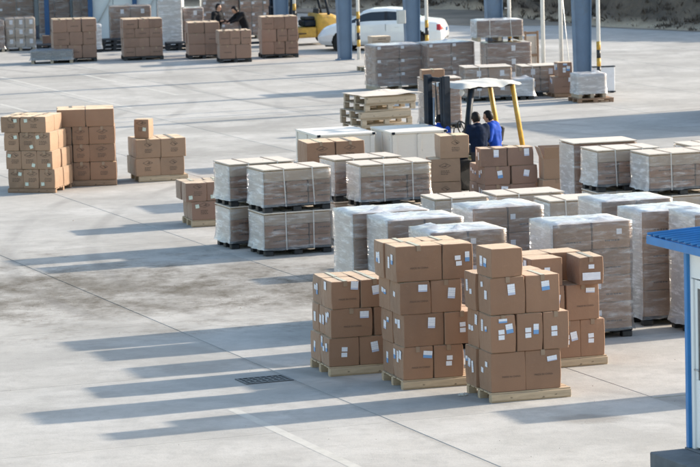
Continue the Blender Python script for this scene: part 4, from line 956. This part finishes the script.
def forklift(label, loc, heading, paint, cover, roofz=2.08, guard_front='dark_steel', guard_rear='paint_yellow', teal=False, cwz=1.0):
    r0 = thing('forklift', label, 'forklift', loc, heading)
    # rounded counterweight
    n = 9; vs_, fs = [], []
    prof = [(-1.10,.36),(-1.14,.48),(-1.13,.60),(-1.05,.71),(-.92,.76),(-.55,.77),(-.40,.80),(-.40,.26),(-1.0,.26)]
    ys = [-.54,-.50,-.30,.30,.50,.54]; ins = [.10,.03,0,0,.03,.10]
    for y, e in zip(ys, ins):
        for (x, z) in prof: vs_.append(((x*(1.12 if cwz > 1 and x < -.5 else 1))+e*(1 if x < -.8 else 0), y, (z-(e*.7 if z > .7 else 0))*(cwz if z > .5 else 1)))
    k = len(prof)
    for i in range(len(ys)-1):
        for j in range(k): fs.append((i*k+j,i*k+(j+1)%k,(i+1)*k+(j+1)%k,(i+1)*k+j))
    fs.append(tuple(range(k))[::-1]); fs.append(tuple(range((len(ys)-1)*k,len(ys)*k)))
    bm = bmesh.new(); V_ = [bm.verts.new(v) for v in vs_]
    for f in fs: bm.faces.new([V_[i] for i in f])
    me = from_bm(bm,'counterweight',paint); [setattr(p,'use_smooth',True) for p in me.polygons]; obj('counterweight', me, r0)
    bm = bmesh.new(); bm_box(bm,-.40,.62,-.50,.50,.26,.62); bmesh.ops.bevel(bm, geom=bm.edges[:], offset=.03, segments=2, affect='EDGES'); obj('chassis', from_bm(bm,'chassis',paint), r0)
    obj('step_plate', box_mesh(.5,1.06,.03,'dark_steel',.006), r0, (.25,0,.40)); obj('bonnet', box_mesh(.66,.72,.22,'dark_steel',.04), r0, (-.30,0,.64))
    obj('seat', box_mesh(.48,.50,.12,'seat_black',.04), r0, (-.25,0,.861)); o = obj('seat_back', box_mesh(.10,.48,.32,'seat_black',.04), r0, (-.50,0,.94)); o.rotation_euler = (0,-.18,0)
    bm = bmesh.new(); bm_box(bm,.52,.70,-.46,.46,.60,1.05); bmesh.ops.bevel(bm, geom=bm.edges[:], offset=.03, segments=1, affect='EDGES'); obj('dashboard', from_bm(bm,'dashboard','teal_paint' if teal else 'dark_steel'), r0)
    obj('steering_column', tube_mesh([(.52,.0,1.0),(.30,.0,1.22)],.025,'dark_steel',8), r0)
    sw = obj('steering_wheel', None, r0); bpy.data.objects.remove(sw)
    ring = [Vector((.30,0,1.22))+Vector((.45,0,.9)).normalized()*.22*math.cos(a)+Vector((0,1,0))*.22*math.sin(a) for a in [i*2*math.pi/24 for i in range(25)]]
    sw = obj('steering_wheel', tube_mesh(ring,.016,'trim_black',8,False), r0)
    for a in (0,2.1,4.2): obj('spoke', tube_mesh([(.30,0,1.22),Vector((.30,0,1.22))+Vector((.45,0,.9)).normalized()*.2*math.cos(a)+Vector((0,.2*math.sin(a),0))],.012,'trim_black',6), sw)
    for s in (-1,1): obj('lever', tube_mesh([(.55,.2*s+.1,1.0),(.50,.2*s+.12,1.28)],[.010,.018],'trim_black',6), r0)
    for s in (-1,1):
        wheel(r0,'front_wheel',(.62,s*.50,.33),.33,.24,paint,s); wheel(r0,'rear_wheel',(-.90,s*.46,.27),.27,.2,paint,s)
        f = obj('guard_post', tube_mesh([(.62,s*.46,.62),(.40,s*.46,roofz)],.07,guard_front,4), r0)
        f = obj('guard_post', tube_mesh([(-.92,s*.44,.70),(-.66,s*.44,roofz)],.055,guard_rear,4), r0)
        obj('roof_rail', tube_mesh([(.42,s*.46,roofz),(-.68,s*.44,roofz)],.035,guard_front,6), r0)
        # mast: outer and inner channel, tilt cylinder
        obj('mast_rail', box_mesh(.15,.10,2.34,'dark_steel',.008), r0, (.98,s*.36,.10)); obj('inner_mast_rail', box_mesh(.12,.07,2.30,'dark_steel',.008), r0, (1.0,s*.265,.12)); obj('lift_cylinder', tube_mesh([(.93,s*.20,.15),(.93,s*.20,1.95)],.035,'steel',10), r0)
        obj('fork', box_mesh(1.05,.12,.045,'dark_steel',.008), r0, (1.64,s*.24,.12)); obj('fork_shank', box_mesh(.05,.12,.5,'dark_steel',.006), r0, (1.125,s*.24,.165))
        obj('work_lamp', rev_mesh([(.03,0),(.07,.05),(.07,.08)],'lamp_clear',12,'y'), r0, (.55,s*.40,roofz-.1), R(-90))
        obj('tail_lamp', box_mesh(.04,.10,.08,'lamp_red',.01), r0, (-1.09,s*.40,.62))
    for y in (-.12,.02,.10): obj('hose', tube_mesh([(.94,y,.5),(.90,y+.01,1.3),(.93,y,2.28)],.016,'trim_black',6), r0)
    for z in (.5,1.25,2.30): obj('mast_cross', box_mesh(.06,.66,.09,'dark_steel',.006), r0, (.93,0,z))
    for z in (.32,.62): obj('carriage_bar', box_mesh(.04,.86,.10,'dark_steel',.005), r0, (1.08,0,z))
    for y in (-.38,-.13,.13,.38): obj('backrest_bar', box_mesh(.03,.03,.62,'dark_steel',.003), r0, (1.07,y,.73))
    obj('backrest_bar', box_mesh(.03,.82,.04,'dark_steel',.003), r0, (1.07,0,1.352))
    for k in range(6): obj('roof_bar', tube_mesh([(.38-.21*k,-.45,roofz),(.38-.21*k,.45,roofz)],.02,guard_front,6), r0)
    if cover:
        vs_, fs = [], []; nx, ny = 22, 16
        for i in range(nx+1):
            for j in range(ny+1):
                x, y = .74-1.54*i/nx, -.60+1.2*j/ny; e = max(abs(x+.03)-.64,abs(y)-.48,0)
                z = roofz+.085+.03*noise.noise(Vector((x*3,y*3,7)))+.015*noise.noise(Vector((x*9,y*9,2)))-min(.13,e*1.3)*(.6+.5*noise.noise(Vector((x*5,y*5,1))))
                vs_.append((x,y,z))
        for i in range(nx):
            for j in range(ny): a = i*(ny+1)+j; fs.append((a,a+1,a+ny+2,a+ny+1))
        obj('roof_cover', mesh_from('roof_cover', vs_, fs, 'cloth_white', None, True), r0)
    return r0
forklift('yellow forklift with white cloth on its roof beside the men', (2.76,72.6,0), math.atan2(-.52,-.85), 'paint_yellow', True, roofz=2.17)
pf2 = G(312,47.5)
forklift('yellow forklift at the back in front of the car bonnet', (pf2.x-.35,pf2.y+1.6,0), R(180+18), 'paint_yellow', False, guard_front='dark_steel', guard_rear='dark_steel', teal=True, cwz=1.38)

# ================================================================== PEOPLE
def seg_dist(p, a, b):
    d = b-a; t = max(0,min(1,(p-a).dot(d)/max(d.length_squared,1e-9))); return (p-(a+d*t)).length
def person(label, loc, yaw, J, top_mat, h=1.72, head_turn=0.0, head_tilt=0.0, cap_collar=True, group=None):
    """J: joint positions (m) in the figure's own frame, facing +X"""
    root = thing('person', label, 'person', loc, yaw, group)
    V_ = {k: Vector(v) for k, v in J.items()}
    bones = [('pelvis','waist',.135,.125),('waist','chest',.145,.175),('chest','neck0',.175,.07),('neck0','head',.058,.055)]
    for s in 'lr':
        bones += [('chest','sh_'+s,.13,.095),('sh_'+s,'el_'+s,.090,.068),('el_'+s,'wr_'+s,.064,.042),('wr_'+s,'pa_'+s,.034,.040),('pelvis','hip_'+s,.12,.105),('hip_'+s,'kn_'+s,.10,.068),('kn_'+s,'an_'+s,.066,.048),('an_'+s,'toe_'+s,.05,.042)]
        w_, pa = V_['wr_'+s], V_['pa_'+s]; d = (pa-w_).normalized(); side = d.cross(Vector((0,0,1)) if abs(d.z) < .9 else Vector((1,0,0))).normalized(); up = side.cross(d)
        for i, (o_, l_) in enumerate(((-.030,.062),(-.010,.074),(.010,.070),(.030,.055))):
            V_[f'f{i}a{s}'] = pa+side*o_+d*.02; V_[f'f{i}b{s}'] = V_[f'f{i}a{s}']+d*l_*.55; V_[f'f{i}c{s}'] = V_[f'f{i}b{s}']+(d*.7-up*.7).normalized()*l_*.5
            bones += [(f'f{i}a{s}',f'f{i}b{s}',.0105,.010),(f'f{i}b{s}',f'f{i}c{s}',.010,.0085)]
        V_['t0'+s] = w_+d*.03+side*.02*(1 if s == 'r' else -1); V_['t1'+s] = V_['t0'+s]+(d*.6+side*(.8 if s == 'r' else -.8)).normalized()*.055
        bones += [('t0'+s,'t1'+s,.013,.010)]
    verts, faces = [], []
    def blob(a, b_, r0, r1, n=12):
        d = (b_-a); L = max(d.length,1e-4); d = d/L; e = d.orthogonal().normalized(); f = d.cross(e); base = len(verts); rings = []
        for q in (-90,-50,-15): rings.append((r0*math.sin(R(q)), r0*math.cos(R(q)) if q > -89 else .001))
        for q in (15,50,90): rings.append((L+r1*math.sin(R(q)), r1*math.cos(R(q)) if q < 89 else .001))
        for (t, rad) in rings:
            for k in range(n): th = 2*math.pi*k/n; verts.append(a+d*t+(e*math.cos(th)+f*math.sin(th))*rad)
        for i in range(len(rings)-1):
            for k in range(n): faces.append((base+i*n+k,base+i*n+(k+1)%n,base+(i+1)*n+(k+1)%n,base+(i+1)*n+k))
        faces.append(tuple(base+k for k in range(n))[::-1]); faces.append(tuple(base+(len(rings)-1)*n+k for k in range(n)))
    for a, b_, r0, r1 in bones: blob(V_[a],V_[b_],r0,r1)
    # torso is broad: a second pair of columns side by side
    for s in (-1,1):
        o_ = Vector((0,s*.085,0)); blob(V_['pelvis']+o_*.9,V_['chest']+o_*1.2,.115,.12)
    # head: an egg with brow, nose, chin and ears
    HM = Matrix.Translation(V_['head']) @ Matrix.Rotation(head_turn,4,'Z') @ Matrix.Rotation(head_tilt,4,'Y')
    base = len(verts); nu, nv = 20, 14
    for i in range(nv+1):
        ph = math.pi*i/nv
        for k in range(nu):
            th = 2*math.pi*k/nu; x, y, z = math.sin(ph)*math.cos(th), math.sin(ph)*math.sin(th), math.cos(ph)
            px, py, pz = x*.106, y*.084, z*.126+.055
            if z < 0: py *= 1-.30*(-z); px = px*(1-.22*(-z))+(.012*(-z) if x > 0 else 0)
            verts.append(HM @ Vector((px,py,pz)))
    for i in range(nv):
        for k in range(nu): faces.append((base+i*nu+k,base+(i+1)*nu+k,base+(i+1)*nu+(k+1)%nu,base+i*nu+(k+1)%nu))
    blob(HM @ Vector((.098,0,.066)), HM @ Vector((.116,0,.032)), .012, .017, 8)
    for s in (-1,1): blob(HM @ Vector((-.005,s*.084,.065)), HM @ Vector((-.008,s*.088,.030)), .016, .011, 8)
    blob(HM @ Vector((.062,0,-.035)), HM @ Vector((.060,0,-.04)), .028, .028, 8)
    me0 = bpy.data.meshes.new('p'); me0.from_pydata([tuple(v) for v in verts],[],faces); o0 = bpy.data.objects.new('p', me0); ts = bpy.data.scenes.new('scratch'); ts.collection.objects.link(o0)
    md = o0.modifiers.new('r','REMESH'); md.mode = 'VOXEL'; md.voxel_size = .018; md2 = o0.modifiers.new('s','SMOOTH'); md2.iterations = 4; md2.factor = .5
    vl = ts.view_layers[0]; vl.update(); me = bpy.data.meshes.new_from_object(o0.evaluated_get(vl.depsgraph)); bpy.data.objects.remove(o0); bpy.data.scenes.remove(ts); me.name = 'body'
    for k in ('skin',top_mat,'trousers','shoes'): me.materials.append(MT(k))
    waist_z = V_['pelvis'].z+.02; segs = []
    for a, b_, r0, r1 in bones:
        k = 0 if a.startswith(('wr_','f','t0','t1')) or a == 'neck0' else 1 if a in ('pelvis','waist','chest') and not b_.startswith('hip') or a.startswith(('sh_','el_')) else 3 if a.startswith('an_') else 2
        segs.append((V_[a],V_[b_],(r0+r1)/2,k))
    hc = HM @ Vector((0,0,.05))
    idx = []
    for p in me.polygons:
        c_ = p.center
        if (c_-hc).length < .135: idx.append(0); continue
        k = min(segs, key=lambda s: seg_dist(c_,s[0],s[1])-s[2])[3]
        if k == 2 and c_.z > waist_z-.04: k = 1
        if k == 1 and c_.z < waist_z-.10 and c_.z < V_['hip_l'].z-.05: k = 2 if min(seg_dist(c_,V_['hip_l'],V_['kn_l']),seg_dist(c_,V_['hip_r'],V_['kn_r'])) < .13 else 1
        idx.append(k)
    me.polygons.foreach_set('material_index', idx); me.polygons.foreach_set('use_smooth', [True]*len(me.polygons))
    for v in me.vertices:                               # folds in the cloth
        if (v.co-hc).length > .16: v.co += v.normal*.006*noise.noise(v.co*13+Vector(loc))
    obj('body', me, root)
    hv, hf = [], []
    for i in range(13):
        ph = math.pi*.80*i/12
        for k in range(24):
            th = 2*math.pi*k/24; lim = .80*math.pi if math.cos(th) < -.15 else (.56*math.pi if math.cos(th) < .45 else .30*math.pi)
            p_ = min(ph, lim); x, y, z = math.sin(p_)*math.cos(th), math.sin(p_)*math.sin(th), math.cos(p_)
            r_ = 1.0 if ph <= lim else .93
            q = Vector((x*.118*r_,y*.096*r_,z*.136*r_+.057)); q *= 1+.035*noise.noise(q*40); hv.append(HM @ q)
    for i in range(12):
        for k in range(24): hf.append((i*24+k,(i+1)*24+k,(i+1)*24+(k+1)%24,i*24+(k+1)%24))
    obj('hair', mesh_from('hair', hv, hf, 'hair', None, True), root)
    for s in (-1,1):
        e = obj('eye', rev_mesh([(.004,-.002),(.009,.0),(.004,.004)],'hair',8), root); e.location = HM @ Vector((.098,s*.032,.052)); e.rotation_euler = (0,0,head_turn-math.pi/2)
    mo = obj('mouth', box_mesh(.006,.042,.008,'print_red',.002), root); mo.location = HM @ Vector((.094,0,-.012)); mo.rotation_euler = (0,0,head_turn)
    cl = obj('collar', tube_mesh([V_['neck0']+Vector((0,0,-.015))+Vector((.068*math.cos(a),.075*math.sin(a),.012*math.cos(a+3.1))) for a in [i*2*math.pi/16 for i in range(17)]], .022, top_mat, 8, False), root)
    return root
def pose(lean=0.0, l_arm='down', r_arm='down', stoop=0.0, step=.06):
    hz = .90; J = {}
    J['pelvis'] = (0,0,hz); sx = math.sin(lean); cz = math.cos(lean)
    J['waist'] = (.12*sx,0,hz+.14*cz); J['chest'] = (.36*sx,0,hz+.38*cz); J['neck0'] = (.56*sx+stoop*.05,0,hz+.555*cz); J['head'] = (.62*sx+.02+stoop*.10,0,hz+.645*cz-stoop*.05)
    for s, k in (('l',1),('r',-1)):
        shx, shz = .47*sx, hz+.475*cz; J['sh_'+s] = (shx,k*.185,shz); arm = l_arm if s == 'l' else r_arm
        if arm == 'down': e, w_, p = (shx-.02,k*.235,shz-.29),(shx+.07,k*.235,shz-.53),(shx+.09,k*.23,shz-.61)
        elif arm == 'bent': e, w_, p = (shx+.02,k*.26,shz-.27),(shx+.24,k*.16,shz-.24),(shx+.32,k*.13,shz-.23)
        else: e, w_, p = (shx+.22,k*.20,shz-.18),(shx+.44,k*.14,shz-.26),(shx+.52,k*.13,shz-.28)
        J['el_'+s], J['wr_'+s], J['pa_'+s] = e, w_, p
        J['hip_'+s] = (0,k*.095,hz-.04); st = step*k; J['kn_'+s] = (st*.6+.02,k*.10,.48); J['an_'+s] = (st-.02,k*.10,.085); J['toe_'+s] = (st+.15,k*.115,.045)
    return J
q = G(478.5,110.5,1.74); person('man in dark navy jacket seen from behind beside the forklift', (q.x,q.y,0), R(118), pose(.10,'bent','bent',.5), 'jacket_navy', head_turn=R(6), group=None)
q = G(494.5,110.5,1.70); person('man in bright blue jacket turned left beside the forklift', (q.x+.02,q.y+.05,0), R(163), pose(.12,'bent','down',.6), 'jacket_blue', head_turn=R(8), head_tilt=R(8))
q = G(437,114.5,1.66); person('man in blue standing by the forklift mast, only his head showing', (q.x,q.y+.25,-.0), R(75), pose(.22,'bent','bent',1.0), 'jacket_blue', head_tilt=R(18)).scale = (.97,.97,.97)
q = G(216.5,4,1.70); person('man in black standing behind the far cartons, facing right', (q.x,q.y,0), R(-40), pose(.05,'bent','bent',.3), 'jacket_black', head_turn=R(0))
q = G(245,9,1.50); person('man in black and grey bending over the far cartons', (q.x,q.y,0), R(-152), pose(.42,'reach','reach',1.0), 'jacket_black', head_tilt=R(25))

# clutter between the far stacks
c_ = G(90,52.5); wrapped_load('small white wrapped load peeping out behind the far stack', c_, R(8), .42, .6, .95, 341, base='plastic', layers=2, cols=1, rows=1, mats=('film_dense','film_dense','film_dense'), style='none', group='far film wrapped loads', cmat='carton_pale')
for (px, py, n_, lab) in ((102,51.5,3,'dark empty pallet left of the four-layer far stack'),(167,51,2,'dark empty pallet right of the four-layer far stack'),(38,53,2,'dark empty pallet left of the far stack beside the bundle')):
    c_ = G(px,py)
    for k in range(n_): wood_pallet(f"{['lowest','next','topmost'][k]} {lab}", (c_.x+.02*k,c_.y), R(8+2*k), .9, .8, .135, 'black_plastic', z=.136*k, group='dark empty pallets', rail=False)
c_ = G(40,49); o = obj('carton', carton_mesh(.55,.45,.42,'carton_red',1), None, (c_.x+.3,c_.y+.9,0), R(6)); tag(o, 'reddish carton on the ground behind the silver bundle', 'carton'); obj('tape', tape_mesh(.55,.45,.42), o)
# a crumpled scrap of film by the frontmost pallet
bm = bmesh.new(); bmesh.ops.create_icosphere(bm, subdivisions=3, radius=1)
for v in bm.verts:
    n_ = noise.noise(v.co*2.3)*.5+noise.noise(v.co*6)*.25; v.co = Vector((v.co.x*.11*(1+n_), v.co.y*.06*(1+n_), max(0,(v.co.z*.5+.35)*.05*(1+n_*1.5))))
c_ = G(463,395.5); sc_o = obj('film_scrap', from_bm(bm,'film_scrap','cloth_white'), None, (c_.x,c_.y-.02,.001), R(25)); sc_o.scale = (.6,.6,.8); tag(sc_o, 'crumpled scrap of white film at the frontmost pallet corner', 'plastic scrap')

# unseen guessed things added beyond the right edge to cast the shadows in view
tall('added unseen wrapped load beyond the right picture edge, there for its shadow', G(684,407)+UV*1.75, 1.2, 1.05, 1.6, 117)
simple('container_red', (.26,.07,.05), .55, var=.15, sc=2, dirt=(.20,.10,.07))
ck = G(700,135)+UV*3.7; ct = thing('shadow_container', 'added unseen red container beyond the right picture edge to cast a broad shadow', 'container', (ck.x,ck.y,0), PSI+math.pi/2)
CL, CW, CH = 6.06, 2.44, 2.6                             # local x along the yard's depth, local -y to the right
obj('box', box_mesh(CL-.06,CW-.08,CH-.14,'container_red',.01), ct, (CL/2,-CW/2,.10))
for k in range(28): obj('rib', box_mesh(.11,.03,CH-.34,'container_red',.012), ct, (.2+k*.209,-.028,.2)); obj('rib', box_mesh(.11,.03,CH-.34,'container_red',.012), ct, (.2+k*.209,-CW+.028,.2))
for x in (.06,CL-.06):
    for y in (-.06,-CW+.06): obj('corner_post', box_mesh(.12,.12,CH,'container_red',.01), ct, (x,y,0))
for z in (.02,CH-.13):
    for y in (-.05,-CW+.05): obj('rail', box_mesh(CL-.25,.09,.12,'container_red',.008), ct, (CL/2,y,z))
for y in (-.62,-1.82): obj('door', box_mesh(.03,1.1,CH-.3,'container_red',.008), ct, (-.0,y,.16)); obj('lock_rod', tube_mesh([(-.03,y,.2),(-.03,y,CH-.2)],.02,'steel',8), ct)
